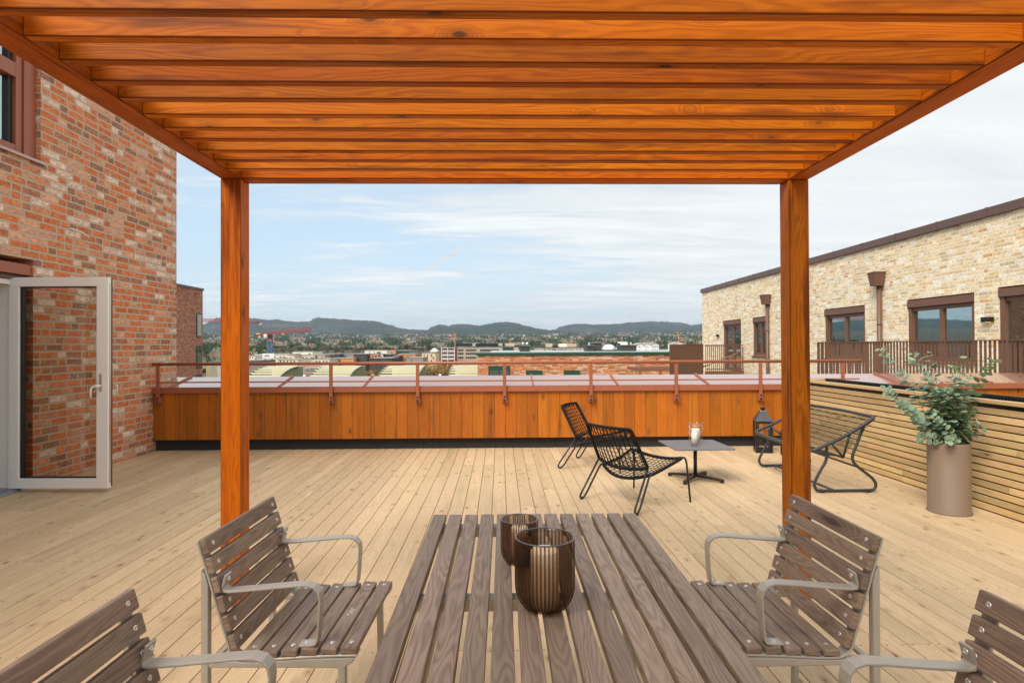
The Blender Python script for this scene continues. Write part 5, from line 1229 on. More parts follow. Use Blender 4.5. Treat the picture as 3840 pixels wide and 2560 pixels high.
# ---- trees of the town: a few shapes, copied
def conifer_mesh(seed,h=14.0):
    rr=random.Random(seed); b=MB(); b.tube([(0,0,-1.5),(0,0,h*0.9)],[0.22,0.05],5,mi=1)
    n=9
    for i in range(n):
        f=i/(n-1); z=h*(0.12+0.86*f); r=h*0.17*(1-f)**0.85+0.15
        k=9; c=b._p((rr.uniform(-.2,.2),rr.uniform(-.2,.2),z+h*0.13)); ks=[]
        for q in range(k):
            a=2*math.pi*q/k+rr.uniform(-.2,.2); rad=r*rr.uniform(0.65,1.25); ks.append(b._p((rad*math.cos(a),rad*math.sin(a),z-h*rr.uniform(0.0,0.06))))
        for q in range(k): b.face((c,ks[q],ks[(q+1)%k]),None,rr.random())
    return b
def clump_mesh(seed,h=13.0,w=5.0,n=420,s=0.75,trunk=0.25,bare=False):
    rr=random.Random(seed); b=MB(); b.tube([(0,0,-1.5),(0.2,0.1,h*trunk*1.4),(0.1,0,h*.8)],[0.28,0.2,0.05],5,mi=1)
    for i in range(5 if not bare else 16):
        a=rr.uniform(0,6.28); z=h*rr.uniform(.25,.6); b.tube([(0.1,0,z),(math.cos(a)*w*.3,math.sin(a)*w*.3,z+h*.15),(math.cos(a)*w*.55,math.sin(a)*w*.55,z+h*.33)],[.13,.09,.04],4,mi=1)
    cl=[(rr.uniform(-w*.45,w*.45),rr.uniform(-w*.45,w*.45),h*(trunk+.12)+rr.random()*h*(0.85-trunk)*0.9) for _ in range(11)]
    for i in range(n):
        c=rr.choice(cl); r=w*0.27*rr.random()**0.4; th=rr.uniform(0,6.28); ph=math.acos(rr.uniform(-1,1))
        p=Vector(c)+Vector((r*math.sin(ph)*math.cos(th),r*math.sin(ph)*math.sin(th),r*math.cos(ph)*0.8))
        if p.z>h: continue
        u=Vector((rr.uniform(-1,1),rr.uniform(-1,1),rr.uniform(-1,1))).normalized()*s*rr.uniform(.5,1.2); v=u.orthogonal().normalized()*s*rr.uniform(.4,1.0)
        k=[b._p(p+u),b._p(p+v),b._p(p-u*.8),b._p(p-v)]; b.face(k,None,rr.random())
    return b
def leaf_mat(name,a,b_,tr=0.0):
    t=NT(name); r=t.rnd(); o=t.orand(); c=t.mix(r,a,b_); c=t.mix(t.math('MULTIPLY',o,0.5),c,tuple(0.6*x for x in a)); t.bsdf(c,0.9,0,0.1); return t.m
M_con=leaf_mat('conifer_green',(0.022,0.040,0.022),(0.075,0.10,0.045)); M_pine=leaf_mat('pine_green',(0.085,0.105,0.05),(0.18,0.19,0.09)); M_bare=leaf_mat('bare_twig_grey',(0.125,0.10,0.078),(0.27,0.225,0.175)); M_trunk=flat_mat('bark',(0.11,0.08,0.06),0.9); M_gold=leaf_mat('golden_willow_twig',(0.30,0.19,0.06),(0.42,0.29,0.11))
tree_kinds=[('conifer_tree',[conifer_mesh(s) for s in (1,2)],M_con,'dark narrow spruce among the town trees on the slope','spruces on the town slope'),
            ('pine_tree',[clump_mesh(s,12,8,260,0.85,0.35) for s in (3,4)],M_pine,'olive green round crowned pine among the town trees','pines on the town slope'),
            ('bare_tree',[clump_mesh(s,11,9,230,0.55,0.2,True) for s in (5,6)],M_bare,'leafless grey brown tree among the town houses','bare trees on the town slope')]
protos=[]
for nm,ms,mt,lab,g in tree_kinds:
    for m in ms:
        o=m.build(nm,[mt,M_trunk],recalc=False); protos.append((nm,o,lab,g)); tag(o,lab,'tree',g)
used_p=[False]*6
rt=random.Random(44)
def place_tree(k,x,y,s,rz):
    nm,o,lab,g=protos[k]
    if used_p[k]:
        o=o.copy(); COL.objects.link(o)
    used_p[k]=True
    o.location=(x,y,ground_z(x,y)); o.scale=(s,s,s*rt.uniform(.85,1.2)); o.rotation_euler=(0,0,rz)
# pine belt on the left, nearest; then scattered ones: about 290 stand as things
count=0
for i in range(95):
    d=rt.uniform(800,1150); p=rt.uniform(925,1290) if i<70 else rt.uniform(1290,1700); x=(p-1875)*d/2220; place_tree(rt.choice([2,3,2,3,0,4,5]),x,d,rt.uniform(.7,1.15),rt.uniform(0,6)); count+=1
for i in range(190):
    d=rt.uniform(900,1900); p=rt.uniform(760,2660); x=(p-1875)*d/2220; place_tree(rt.choice([0,1,0,1,2,4,5,4,5]),x,d,rt.uniform(.7,1.2),rt.uniform(0,6)); count+=1
# the far-off wood beyond: one mass
def far_wood():
    rr=random.Random(8); b=MB()
    def cone(x,y,z,h,w,k,rn,mi):
        n=5; c=b._p((x,y,z+h)); ks=[b._p((x+w*math.cos(6.283*q/n+k),y+w*math.sin(6.283*q/n+k),z+h*.12)) for q in range(n)]
        for q in range(n): b.face((c,ks[q],ks[(q+1)%n]),None,rn,False,mi)
    def ball(x,y,z,h,w,rn,mi):
        t_=b._p((x,y,z+h)); bo=b._p((x,y,z-1)); ks=[b._p((x+w*rr.uniform(.7,1.2)*math.cos(6.283*q/6),y+w*rr.uniform(.7,1.2)*math.sin(6.283*q/6),z+h*rr.uniform(.4,.7))) for q in range(6)]
        for q in range(6): b.face((t_,ks[q],ks[(q+1)%6]),None,rn,False,mi); b.face((bo,ks[(q+1)%6],ks[q]),None,rn,False,mi)
    for i in range(30000):
        d=math.exp(rr.uniform(math.log(1200),math.log(5400))); p=rr.uniform(640,2900)
        if i%7==0: d=rr.uniform(420,1200); p=rr.uniform(560,1000)
        x=(p-1875)*d/2220; z=ground_z(x,d)-1
        dens=0.5+0.5*math.sin(p*0.013+d*0.002)*math.sin(p*.0041-d*.0011)
        if rr.random()>0.50+0.5*dens: continue
        k=rr.random(); g=0.9*math.sin(p*0.05+2.2*math.sin(d*.0031)+x*.004)*math.cos(d*.0052+p*.011)+rr.uniform(-.42,.42)
        if g>0.22: cone(x,d,z,rr.uniform(9,16)*(1+d/9000),rr.uniform(2,3.8)*(1+d/2500),rr.random()*6,rr.random(),0)
        elif g>0.05: ball(x,d,z,rr.uniform(8,12),rr.uniform(3,5.5)*(1+d/2500),rr.random(),1)
        else: ball(x,d,z,rr.uniform(7,11),rr.uniform(3,6.5)*(1+d/2500),rr.random(),2)
    tag(b.build('far_woodland',[M_con,M_pine,M_bare],recalc=False),'mixed woodland of spruce and bare trees spread over the far town slope','woodland',kind='stuff')
far_wood()

# ---- houses of the slope, each its own
def house_mesh(seed,wc,rc,l=11,w=8,h=5.2,rh=2.6,name='house',bay=False):
    wall=MB(); wall.box(-l/2,l/2,-w/2,w/2,-4,h,skip=('+z',))
    for s in (-1,1):
        k=[wall._p(p) for p in ((s*l/2,-w/2,h),(s*l/2,w/2,h),(s*l/2,0,h+rh))]; wall.face(k)
    roof=MB(); e=0.5
    for s in (-1,1):
        k=[roof._p(p) for p in ((-l/2-e,s*(w/2+e),h-0.3),(l/2+e,s*(w/2+e),h-0.3),(l/2+e,0,h+rh+.05),(-l/2-e,0,h+rh+.05))]; roof.face(k)
        k=[roof._p(p) for p in ((-l/2-e,s*(w/2+e),h-0.05),(l/2+e,s*(w/2+e),h-0.05),(l/2+e,0,h+rh+.3),(-l/2-e,0,h+rh+.3))]; roof.face(k)
    roof.box(l*.15,l*.15+.8,-.5,.5,h+rh*.5,h+rh+1.1,mi=1)
    for i in range(4):
        for sy in (-1,1):
            for zz in (1.0,3.5): wall.box(-l/2+1+i*(l-2)/4,-l/2+2.2+i*(l-2)/4,sy*(w/2+.01),sy*(w/2+.05),zz,zz+1.3,mi=1)
    for zz in (1.0,3.5):
        for sx in (-1,1):
            wall.box(sx*(l/2+.01),sx*(l/2+.05),-1.8,-.7,zz,zz+1.3,mi=1); wall.box(sx*(l/2+.01),sx*(l/2+.05),.7,1.8,zz,zz+1.3,mi=1)
    return wall,roof
WALLC={'white':(0.68,0.67,0.64),'cream':(0.56,0.49,0.36),'red':(0.36,0.09,0.05),'grey':(0.42,0.42,0.40),'ochre':(0.60,0.36,0.12),'brown':(0.22,0.13,0.09)}
ROOFC={'dark':(0.07,0.07,0.075),'tile':(0.42,0.14,0.07),'light':(0.34,0.33,0.32)}
WM={k:flat_mat('house_'+k,v,0.8,0,0.2,0.05,.5) for k,v in WALLC.items()}; RM={k:flat_mat('roof_'+k,v,0.8,0,0.2,0.1,.5) for k,v in ROOFC.items()}; DW=flat_mat('dark_pane',(0.05,0.055,0.065),0.3)
hp=[]
for i,(wc,rc) in enumerate([('white','dark'),('white','tile'),('cream','dark'),('red','dark'),('grey','dark'),('ochre','tile'),('white','light'),('brown','light'),('cream','tile')]):
    w,r=house_mesh(i,wc,rc,*((11,8,5.2,2.8),(14,8.5,5.6,2.2),(9.5,8,6.2,3.2))[i%3])
    root=w.build('house',[WM[wc],DW],recalc=False); r.build('roof',[RM[rc],WM['grey']],root,recalc=False)
    tag(root,f"small {wc} gabled house with a {'red tiled' if rc=='tile' else rc} roof on the far slope",'house',f"{wc} houses with {rc} roofs on the slope"); hp.append(root)
rh=random.Random(77); used_h=[False]*len(hp); houses=[]
def place_house(k,x,y,s,rz):
    o=hp[k]
    if used_h[k]: o=dup(o)
    used_h[k]=True; o.location=(x,y,ground_z(x,y)+1.0); o.scale=(s,s,s); o.rotation_euler=(0,0,rz)
n=0
while n<285:
    d=math.exp(rh.uniform(math.log(1350),math.log(4600))); p=rh.uniform(770,2650); x=(p-1875)*d/2220
    # clusters on the right half, sparser on the left
    cl=0.25+0.75*(1/(1+math.exp(-(p-1650)/250)))
    if rh.random()>cl: continue
    if any(abs(x-hx)<16*max(1,d/2500) and abs(d-hy)<30 for hx,hy in houses): continue
    houses.append((x,d)); place_house(rh.choice([0,0,0,0,6,6,6,1,2,2,2,3,4,4,5,7,8,0,6]),x,d,rh.uniform(0.75,1.1)*(1.0 if d<2200 else 1.25),rh.uniform(-0.9,0.9)+(1.57 if rh.random()<.4 else 0)); n+=1

def far_houses():
    rr=random.Random(12); b=MB(); cols=[0,0,0,0,1,1,2,3]
    for i in range(620):
        d=rr.uniform(2300,5300); p=rr.uniform(700,2750); 
        if p<1500 and d<3500 and rr.random()<0.6: continue
        x=(p-1875)*d/2220; z=ground_z(x,d)+1; l=rr.uniform(9,20); w=rr.uniform(7,10); h=rr.uniform(4,8); m=rr.choice(cols)
        b.box(x-l/2,x+l/2,d-w/2,d+w/2,z-4,z+h,mi=m)
        k=[b._p(q) for q in ((x-l/2-.4,d-w/2-.4,z+h+.01),(x+l/2+.4,d-w/2-.4,z+h+.01),(x+l/2+.4,d,z+h+2.8),(x-l/2-.4,d,z+h+2.8),(x+l/2+.4,d+w/2,z+h+.01),(x-l/2-.4,d+w/2,z+h+.01))]
        rm=4 if rr.random()<.8 else 5
        b.face(k[:4],None,0,False,rm); b.face((k[3],k[2],k[4],k[5]),None,0,False,rm)
    tag(b.build('far_houses',[WM['white'],WM['cream'],WM['grey'],WM['ochre'],RM['dark'],RM['tile']],recalc=False),'hundreds of tiny pale houses scattered along the foot of the hills','houses',kind='stuff')
far_houses()

# ---- mid distance blocks
def block(name,x0,x1,yt,Y,mat,label,wins=None,dep=12,cat='building',roof='blockroof',wm='window',ybot=None,floors=None,edge=0.10,pm=None):
    """a flat roofed building given by its columns and roof line in the photograph, at distance Y"""
    A=px(x0,yt,Y); B=px(x1,yt,Y); zt=A[2]; xm=(A[0]+B[0])/2; r=thing(name,(xm,Y+dep/2,-22.5),0,label,cat); T=Matrix.Translation((-xm,-Y-dep/2,22.5))
    q=MB(); q.M=T; q.box(A[0],B[0],Y,Y+dep,-22.5,zt); q.build('wall',mat,r)
    q=MB(); q.M=T; q.box(A[0]-.15,B[0]+.15,Y-.15,Y+dep+.15,zt+.002,zt+edge); q.build('roof',MT[roof],r)
    if wins:
        for (a,c,t_,b_) in wins:
            p=px(a,t_,Y); p2=px(c,b_,Y); f=MB(); f.M=T; f.box(p[0],p2[0],Y-.06,Y-.002,p2[2],p[2]); f.build('window',pm or DW,r)
    return r,T,zt
def grid(x0,x1,n,w,rows,h):
    out=[]
    for t_ in rows:
        for i in range(n):
            a=x0+(x1-x0)*(i+0.5)/n-w/2; out.append((a,a+w,t_,t_+h))
    return out
MT['blockroof']=flat_mat('pale_block_roof',(0.34,0.33,0.31),0.8,0,.3,.15,.3)
BE=flat_mat('beige_facade',(0.70,0.62,0.50),0.8,0,.2,.08,.3); CR=flat_mat('cream_facade',(0.72,0.60,0.40),0.8,0,.2,.06,.3); PL=flat_mat('pale_facade',(0.80,0.74,0.63),0.8,0,.2,.06,.3); GB=flat_mat('grey_beige_facade',(0.58,0.52,0.43),0.8,0,.2,.1,.3)
OR=flat_mat('orange_facade',(0.66,0.27,0.10),0.7,0,.3,.06,.3); DK=flat_mat('dark_brick_facade',(0.075,0.072,0.075),0.8,0,.2,.2,.5); GR=flat_mat('grey_facade',(0.30,0.29,0.27),0.8,0,.2,.1,.3); WH=flat_mat('white_facade',(0.80,0.79,0.76),0.7,0,.2,.04,.3)
CO=flat_mat('exposed_concrete_facade',(0.50,0.42,0.32),0.8,0,.2,.15,.2); SOL=flat_mat('solar_panel',(0.012,0.016,0.03),0.3,0,.6,.2,.4)
D=190
block('apartment_block',931,955,1334,D,PL,'small cream block at the far left behind the guard rail',grid(933,953,2,4,[1338],5))
block('apartment_block',955,1034,1328,D+14,PL,'pale cream apartment block behind the white hoarding board',grid(960,984,3,4,[1336],6))
block('apartment_block',962,1056,1343,D,BE,'low beige block in front of the pale cream one',grid(970,1012,5,3,[1350],7))
block('apartment_block',1026,1083,1328.5,D+6,GB,'grey beige apartment block right of the crane mast',[(1028,1032,1336,1345),(1050,1055,1336,1345),(1063,1068,1336,1345),(1034,1040,1342,1351)])
block('apartment_block',1081,1104,1332,D+2,CR,'narrow warm cream block between two grey beige ones',grid(1084,1097,3,3,[1341],6))
block('apartment_block',1104,1180,1331.5,D+8,GB,'grey beige block under the pale penthouse storey',[(1136,1141,1339,1349),(1148,1153,1339,1349),(1165,1169,1339,1348),(1172,1177,1339,1348),(1118,1123,1347,1353)])
block('apartment_block',1179,1216,1331.5,D+9,CO,'grey brown corner block with dark balcony openings',[(1180,1191,1339,1345),(1204,1211,1339,1345)])
block('penthouse_storey',1097,1172,1318.5,D+24,PL,'pale set back penthouse storey above the grey beige blocks',[(1110,1113,1325,1330),(1118,1121,1325,1330),(1124,1127,1325,1330),(1157,1165,1325,1330)])
block('apartment_block',1042,1118,1348,D-12,BE,'low tan front block with flat grey roof, left of the louvre hoods',grid(1046,1110,5,5,[1352],6))
block('apartment_block',1178,1236,1346,D-10,BE,'low beige front block left of the orange one',[(1183,1190,1353,1357),(1195,1201,1353,1357),(1212,1216,1352,1357),(1224,1227,1352,1357)])
block('apartment_block',1209,1254,1327,D+18,GR,'grey block left of the small black one',[(1232,1245,1335,1339)])
block('apartment_block',1251,1274,1327,D+16,DK,'small black brick block between two grey ones')
block('apartment_block',1260,1326,1327.5,D+20,GR,'wide grey block above the long orange one',grid(1284,1300,3,4,[1335],6))
block('apartment_block',1240,1328,1343.5,D,OR,'long low orange block with dark window bands',[(1251,1262,1351,1358),(1265,1276,1351,1358)])
block('apartment_block',1326,1377,1327,D+4,DK,'large dark brick block left of the orange facade',[(1332,1341,1335,1345),(1353,1358,1349,1358),(1370,1373,1340,1347)])
block('apartment_block',1376.5,1418,1327.5,D+6,OR,'orange facade between the dark brick block and the pale one',[(1383,1389,1334,1343),(1396,1401,1334,1343),(1405,1414,1334,1342)])
block('apartment_block',1417.5,1436,1328,D+8,PL,'narrow pale block right of the orange facade',[(1421,1424,1334,1342),(1428,1431,1334,1342)])
block('apartment_block',1436,1470,1328,D+9,DK,'black brick block under the pale roof storey',[(1440,1444,1334,1340),(1453,1457,1334,1340)])
block('penthouse_storey',1367,1450,1313.5,D+34,PL,'pale roof storey with a dark loggia above the orange and black blocks',[(1413,1428,1319,1325),(1385,1387,1318,1325),(1403,1405,1318,1325)])
block('apartment_block',1386,1471,1343,D-14,DK,'low black block with pale roof line in front of the orange facade',[(1399,1407,1352,1357),(1417,1427,1352,1357)])
block('apartment_block',1460,1483,1313,D+22,OR,'tall narrow orange block',[(1464,1466,1321,1330),(1468,1470,1321,1330),(1472,1474,1321,1330),(1464,1466,1334,1343)])
block('apartment_block',1482.5,1535,1313.5,D+24,GR,'grey block with a dark green loggia right of the tall orange one',[(1491,1534,1317,1324)],pm=MT['greenmetal'])
block('apartment_block',1494,1558,1328,D+6,OR,'wide orange block right of the black balconies',[(1496,1498,1335,1344),(1500,1502,1335,1344),(1504,1506,1335,1344),(1523,1537,1336,1341),(1541,1551,1336,1341)])
block('apartment_block',1474,1493,1334,D-2,DK,'small black balcony tower between the orange blocks')
block('apartment_block',1518,1586,1342,D-16,GR,'low grey roofed block with two silver covers, left of the gabled cream one',[(1520,1522,1345,1356),(1541,1543,1345,1356)])
r,T,zt=block('gabled_block',1582,1634,1323.5,D+30,CR,'cream block with a small white roof gable and three storeys of windows',grid(1585,1608,2,3.5,[1330,1339,1348],7)+[(1616,1620,1329,1337),(1623,1627,1338,1346),(1616,1620,1349,1356)])
q=MB(); q.M=T; a_,b_=px(1609,0,D+30)[0],px(1633,0,D+30)[0]; q.prism([(a_,zt+.4),(b_,zt+.4),(b_,zt+.7),((a_+b_)/2,zt+1.9),(a_,zt+.7)],D+30,D+38,'xz'); q.build('gable',WH,r)
# balcony tower
r,T,zt=block('balcony_tower',1657,1705,1304.5,D+10,flat_mat('deep_red_panel',(0.30,0.06,0.05),0.7),'tower of white balcony slabs with dark red panels',None)
Yb=D+10
for t_ in (1303,1318.5,1332.5,1346.5):
    q=MB(); q.M=T; a=px(1656,t_,Yb); c=px(1706,t_+1.6,Yb); q.box(a[0],c[0],Yb-1.5,Yb-.003,c[2],a[2]); q.build('balcony_slab',WH,r)
for xx in (1657,1680,1705):
    q=MB(); q.M=T; a=px(xx-.5,1304,Yb); q.box(a[0],a[0]+.18,Yb-1.6,Yb-1.501,-20,a[2]); q.build('pillar',WH,r)
for t_ in (1311,1326,1340):
    q=MB(); q.M=T; a=px(1658,t_,Yb); c=px(1704,t_+6,Yb); q.box(a[0],c[0],Yb-1.42,Yb-1.36,c[2],a[2]); q.build('railing',MT['mastic'],r)
# long office with window bands and solar panels
W=grid(1717,1738,3,6,[1309,1322,1337],7)+grid(1746,1786,5,6.5,[1309,1322,1337],7)+grid(1800,1872,8,8,[1309,1322],7)
r,T,zt=block('office_building',1705,1944,1302,D+26,CO,'long concrete office building with window bands and black solar panels on its roof',W,dep=16)
for a,c in ((1708,1771),(1783,1868),(1885,1893)):
    q=MB(); q.M=T; p=px(a,1288,D+28); p2=px(c,1301,D+28); q.box(p[0],p2[0],D+28,D+28.4,zt+.36,p[2]); q.build('solar_panel',SOL,r)
for a,c in ((1772,1782),(1869,1884),(1893,1930)):
    q=MB(); q.M=T; p=px(a,1287,D+29); p2=px(c,1301,D+29); q.box(p[0],p2[0],D+29,D+33,zt+.36,p[2]); q.build('plant_room',CO,r)
q=MB(); q.M=T; p=px(1885,1302,D+25.9); p2=px(1925,1317,D+25.9); q.box(p[0],p2[0],D+25.7,D+25.95,p2[2],p[2]); q.build('glazed_front',MT['greenmetal'],r)
r,T,zt=block('timber_block',2012,2190,1304.5,D+40,CO,'low brown office block with a row of dark windows, right of the two flues',[(2041,2046,1309,1317),(2058,2062,1309,1317),(2071,2085,1309,1317),(2088,2096,1311,1317),(2098,2114,1310,1317),(2117,2126,1310,1317),(2134,2140,1310,1317),(2143,2148,1310,1317),(2160,2166,1310,1317),(2172,2178,1310,1317)],dep=16)
for a,c,t_,m in ((2028,2044,1289,DK),(2045,2071,1288,CO),(2099,2125,1288.5,PL),(2125,2162,1288.5,CO)):
    q=MB(); q.M=T; p=px(a,t_,D+44); p2=px(c,1304,D+44); q.box(p[0],p2[0],D+44,D+49,zt+.36,p[2]); q.build('roof_storey',m,r)
r,T,zt=block('office_building',2249,2360,1301,D+60,CO,'brown office block with a black solar wall behind the skylight dome',None,dep=16)
q=MB(); q.M=T; p=px(2284,1287,D+62); p2=px(2326,1300,D+62); q.box(p[0],p2[0],D+62,D+62.5,zt+.36,p[2]); q.build('solar_panel',SOL,r)
q=MB(); q.M=T; p=px(2323,1281,D+64); p2=px(2353,1300,D+64); q.box(p[0],p2[0],D+64,D+68,zt+.36,p[2]); q.build('plant_room',WH,r)
# white gabled apartment blocks on the right
def gabled(x0,x1,ye,yr,Y,label,base):
    A=px(x0,ye,Y); B=px(x1,ye,Y); zr=px(x0,yr,Y)[2]; w=B[0]-A[0]; r=thing('gabled_apartment_block',((A[0]+B[0])/2,Y,-22),0,label,'building'); T=Matrix.Translation((-(A[0]+B[0])/2,-Y,22)); zg=ground_z(A[0],Y)-3
    q=MB(); q.M=T; q.prism([(A[0]+w*.15,zg),(B[0],zg),(B[0],A[2]),((A[0]+w*.15+B[0])/2,zr),(A[0]+w*.15,A[2])],Y,Y+26,'xz'); q.build('wall',WH,r)
    q=MB(); q.M=T; m_=(A[0]+w*.15+B[0])/2
    q.prism([(A[0]+w*.15-.7,A[2]),(m_,zr+.1),(B[0]+.7,A[2]),(B[0]+.7,A[2]+.5),(m_,zr+.8),(A[0]+w*.15-.7,A[2]+.5)],Y-.6,Y+26.5,'xz'); q.build('roof',RM['light'],r)
    for i in range(3):
        for j in range(4):
            q=MB(); q.M=T; xx=A[0]+w*(.28+.24*i); zz=A[2]-1.8-3.4*j; q.box(xx,xx+1.3,Y-.06,Y-.002,zz-.7,zz+.6); q.build('window',DW,r)
    q=MB(); q.M=T; q.box(A[0],A[0]+w*.149,Y+3,Y+24,zg,A[2]); q.build('side_wing',WH,r)
for (a,c,ye,yr,lab) in ((2384,2424,1294,1287.5,'leftmost of three joined white gabled apartment blocks on the right'),(2410,2446,1293.5,1287,'middle of three joined white gabled apartment blocks on the right'),(2436,2471,1293,1286.5,'rightmost of three joined white gabled apartment blocks on the right')):
    gabled(a,c,ye,yr,620+(2471-c)*.5,lab,1312)
gabled(2524,2564,1289,1283,760,'single white gabled apartment block left of the cream brick building',1292)

# white hoarding with a pale car drawing stands before the first blocks
def hoarding():
    Y=176; a,c=px(984,1325,Y),px(1027,1343.5,Y); r=thing('hoarding_board',((a[0]+c[0])/2,Y,c[2]),0,'white hoarding board with a faint grey brown drawing beside the crane mast','hoarding'); T=Matrix.Translation((-(a[0]+c[0])/2,-Y,-c[2]))
    q=MB(); q.M=T; q.box(a[0],c[0],Y,Y+.2,c[2],a[2]); q.build('panel',WH,r)
    q=MB(); q.M=T; 
    pts=[(989,1337),(991,1333),(998,1329.5),(1006,1329),(1010,1332),(1013,1334),(1012,1337)]
    q.prism([(px(u,v,Y)[0],px(u,v,Y)[2]) for u,v in pts],Y-.03,Y-.005,'xz'); q.build('drawing',flat_mat('faint_print',(0.42,0.34,0.30),0.8),r)
    for xx in (a[0]+.5,c[0]-.8):
        q=MB(); q.M=T; q.box(xx,xx+.3,Y+.21,Y+.5,-21.8,c[2]+.5); q.build('post',GR,r)
hoarding()

# scaffolding of the site below the rail
def scaffold():
    Y=150; r=thing('scaffold',(px(1135,1400,Y)[0],Y,-22),0,'grey construction scaffold with red netting between two louvre hoods','scaffold'); x0,x1=px(1118,0,Y)[0],px(1200,0,Y)[0]; T=Matrix.Translation((-px(1135,1400,Y)[0],-Y,22))
    red=flat_mat('red_netting',(0.50,0.12,0.08),0.8); 
    q=MB(); q.M=T; q.box(x0+.3,x1-.2,Y+2,Y+9,-22,px(1120,1372,Y)[2]-.5); q.build('concrete_core',MT['concrete'],r)
    for i in range(5):
        q=MB(); q.M=T; z=px(1120,1370,Y)[2]-i*1.75; q.box(x0,x1,Y,Y+1.4,z-.12,z); q.build('platform',MT['concrete'],r)
        q=MB(); q.M=T; q.box(x0,x1,Y-.05,Y-.01,z-1.3+.9,z-.14); q.build('netting',red,r)
    for i in range(5):
        q=MB(); q.M=T; xx=x0+(x1-x0)*i/4; q.box(xx-.06,xx+.06,Y-.12,Y-.06,-22,px(1120,1362,Y)[2]); q.build('standard',MT['steel'],r)
scaffold()

# golden and bare bushes seen between the hoods
bp=clump_mesh(31,3.4,4.2,1500,0.13,0.05,True).build('bare_bush',[M_gold,M_trunk],recalc=False); tag(bp,'golden brown leafless bush between the louvre hoods and the orange block','bush','golden bushes below the guard rail')
rb=random.Random(5); first=True
for (p_,y_) in ((1622,1400),(1640,1396),(1655,1402),(1604,1404),(1390,1404),(1403,1406),(1667,1405)):
    Y=110+rb.uniform(-8,8); x,yy,z=px(p_,y_,Y); o=bp if first else bp.copy()
    if not first: COL.objects.link(o)
    first=False; s=rb.uniform(.75,1.1); o.location=(x,Y,z-1.9); o.scale=(s,s,s*1.0); o.rotation_euler=(0,0,rb.uniform(0,6))
def mound():
    b=MB(); k=[b._p(p) for p in ((-30,80,-6.2),(-3,80,-6.2),(-3,150,-5.6),(-40,150,-5.6))]; b.face(k); k2=[b._p(p) for p in ((-30,80,-22.5),(-3,80,-22.5),(-3,150,-22.5),(-40,150,-22.5))]
    for i in range(4): b.face((k[i],k[(i+1)%4],k2[(i+1)%4],k2[i]))
    t=NT('dry_grass'); p=t.gen(); t.bsdf(t.mix(t.rng(t.noise(p,0.25,5,.7),.35,.65),(0.20,0.17,0.08),(0.13,0.14,0.055)),.95,0,.1); tag(b.build('grass_bank',t.m),kind='structure')
mound()

# ---- tower cranes
def lattice(b,p,q,w,n,r,up=(0,0,1),tri=False,mi=0):
    p,q=Vector(p),Vector(q); ax=(q-p).normalized(); u=Vector(up); u=(u-ax*u.dot(ax)).normalized(); s=ax.cross(u)
    offs=[u*w-s*0,(-s*w*.55),(s*w*.55)] if tri else [u*w/2+s*w/2,u*w/2-s*w/2,-u*w/2-s*w/2,-u*w/2+s*w/2]
    for o in offs: b.tube([p+o,q+o],r,4,mi=mi)
    m=len(offs)
    for i in range(n):
        a=lerp(p,q,i/n); c=lerp(p,q,(i+1)/n)
        for k in range(m):
            o1,o2=offs[k],offs[(k+1)%m]; b.tube([a+o1,c+o2],r*.7,3,caps=False,mi=mi); b.tube([a+o1,a+o2],r*.7,3,caps=False,mi=mi)
            if i%1==0: b.tube([a+o2,c+o1],r*.6,3,caps=False,mi=mi)
BLUE=flat_mat('crane_blue',(0.07,0.19,0.36),0.5); CRED=flat_mat('crane_red',(0.50,0.07,0.07),0.5); YEL=flat_mat('crane_yellow',(0.75,0.55,0.08),0.5); OCR=flat_mat('crane_orange',(0.72,0.36,0.08),0.5)
def flat_top_crane():
    Y=300; c=px(1013,1277,Y); r=thing('tower_crane',(c[0],Y,-22),0,'flat top tower crane with a blue mast and a bright red jib','crane'); T=Matrix.Translation((-c[0],-Y,22)); w=1.9
    b=MB(); b.M=T; lattice(b,(c[0],Y,-22),(c[0],Y,c[2]),w,16,0.13,up=(0,1,0)); b.build('mast',BLUE,r)
    z=c[2]; b=MB(); b.M=T; b.box(c[0]-1,c[0]+1,Y-1,Y+1,z,z+.9); b.lathe([(1.1,z),(1.1,z+.5),(.8,z+.9)],(c[0],Y),10); b.build('slewing_ring',CRED,r)
    b=MB(); b.M=T; b.box(c[0]-.7,c[0]+.9,Y-.8,Y+.8,z+.9,px(1000,1252,Y)[2]+.1); b.build('tower_head',MT['darkgrey'],r)
    b=MB(); b.M=T; p=px(995,1264,Y); b.box(p[0],p[0]+1.5,Y-2.2,Y-.9,p[2],p[2]+1.5); b.build('cab',WH,r)
    a=px(984,1255.5,Y); e=px(1167,1239,Y-8); b=MB(); b.M=T; lattice(b,(a[0],Y,a[2]),(e[0],Y-8,e[2]),1.35,15,0.105,tri=True); b.build('jib',CRED,r)
    a2=px(966,1257,Y+2); b=MB(); b.M=T; b.tube([(a2[0],Y+2,a2[2]),(c[0],Y,a[2]-.1)],.25,4); b.box(a2[0]-.3,a2[0]+5,Y+1,Y+3,a2[2]+.1,a2[2]+.5); b.build('counter_jib',CRED,r)
    b=MB(); b.M=T; b.box(a2[0]-.4,a2[0]+1.1,Y+1,Y+3,a2[2]+.3,a2[2]+1.1); b.build('winch',YEL,r)
    b=MB(); b.M=T; b.box(a2[0]+.5,a2[0]+1.9,Y+1.2,Y+2.8,a2[2]-1.4,a2[2]-.1); b.build('counterweight',MT['concrete'],r)
    t_=px(1063,1250,Y-3); b=MB(); b.M=T; b.box(t_[0]-.6,t_[0]+.6,Y-4,Y-2.5,t_[2]-.5,t_[2]+.2); b.build('trolley',YEL,r)
flat_top_crane()
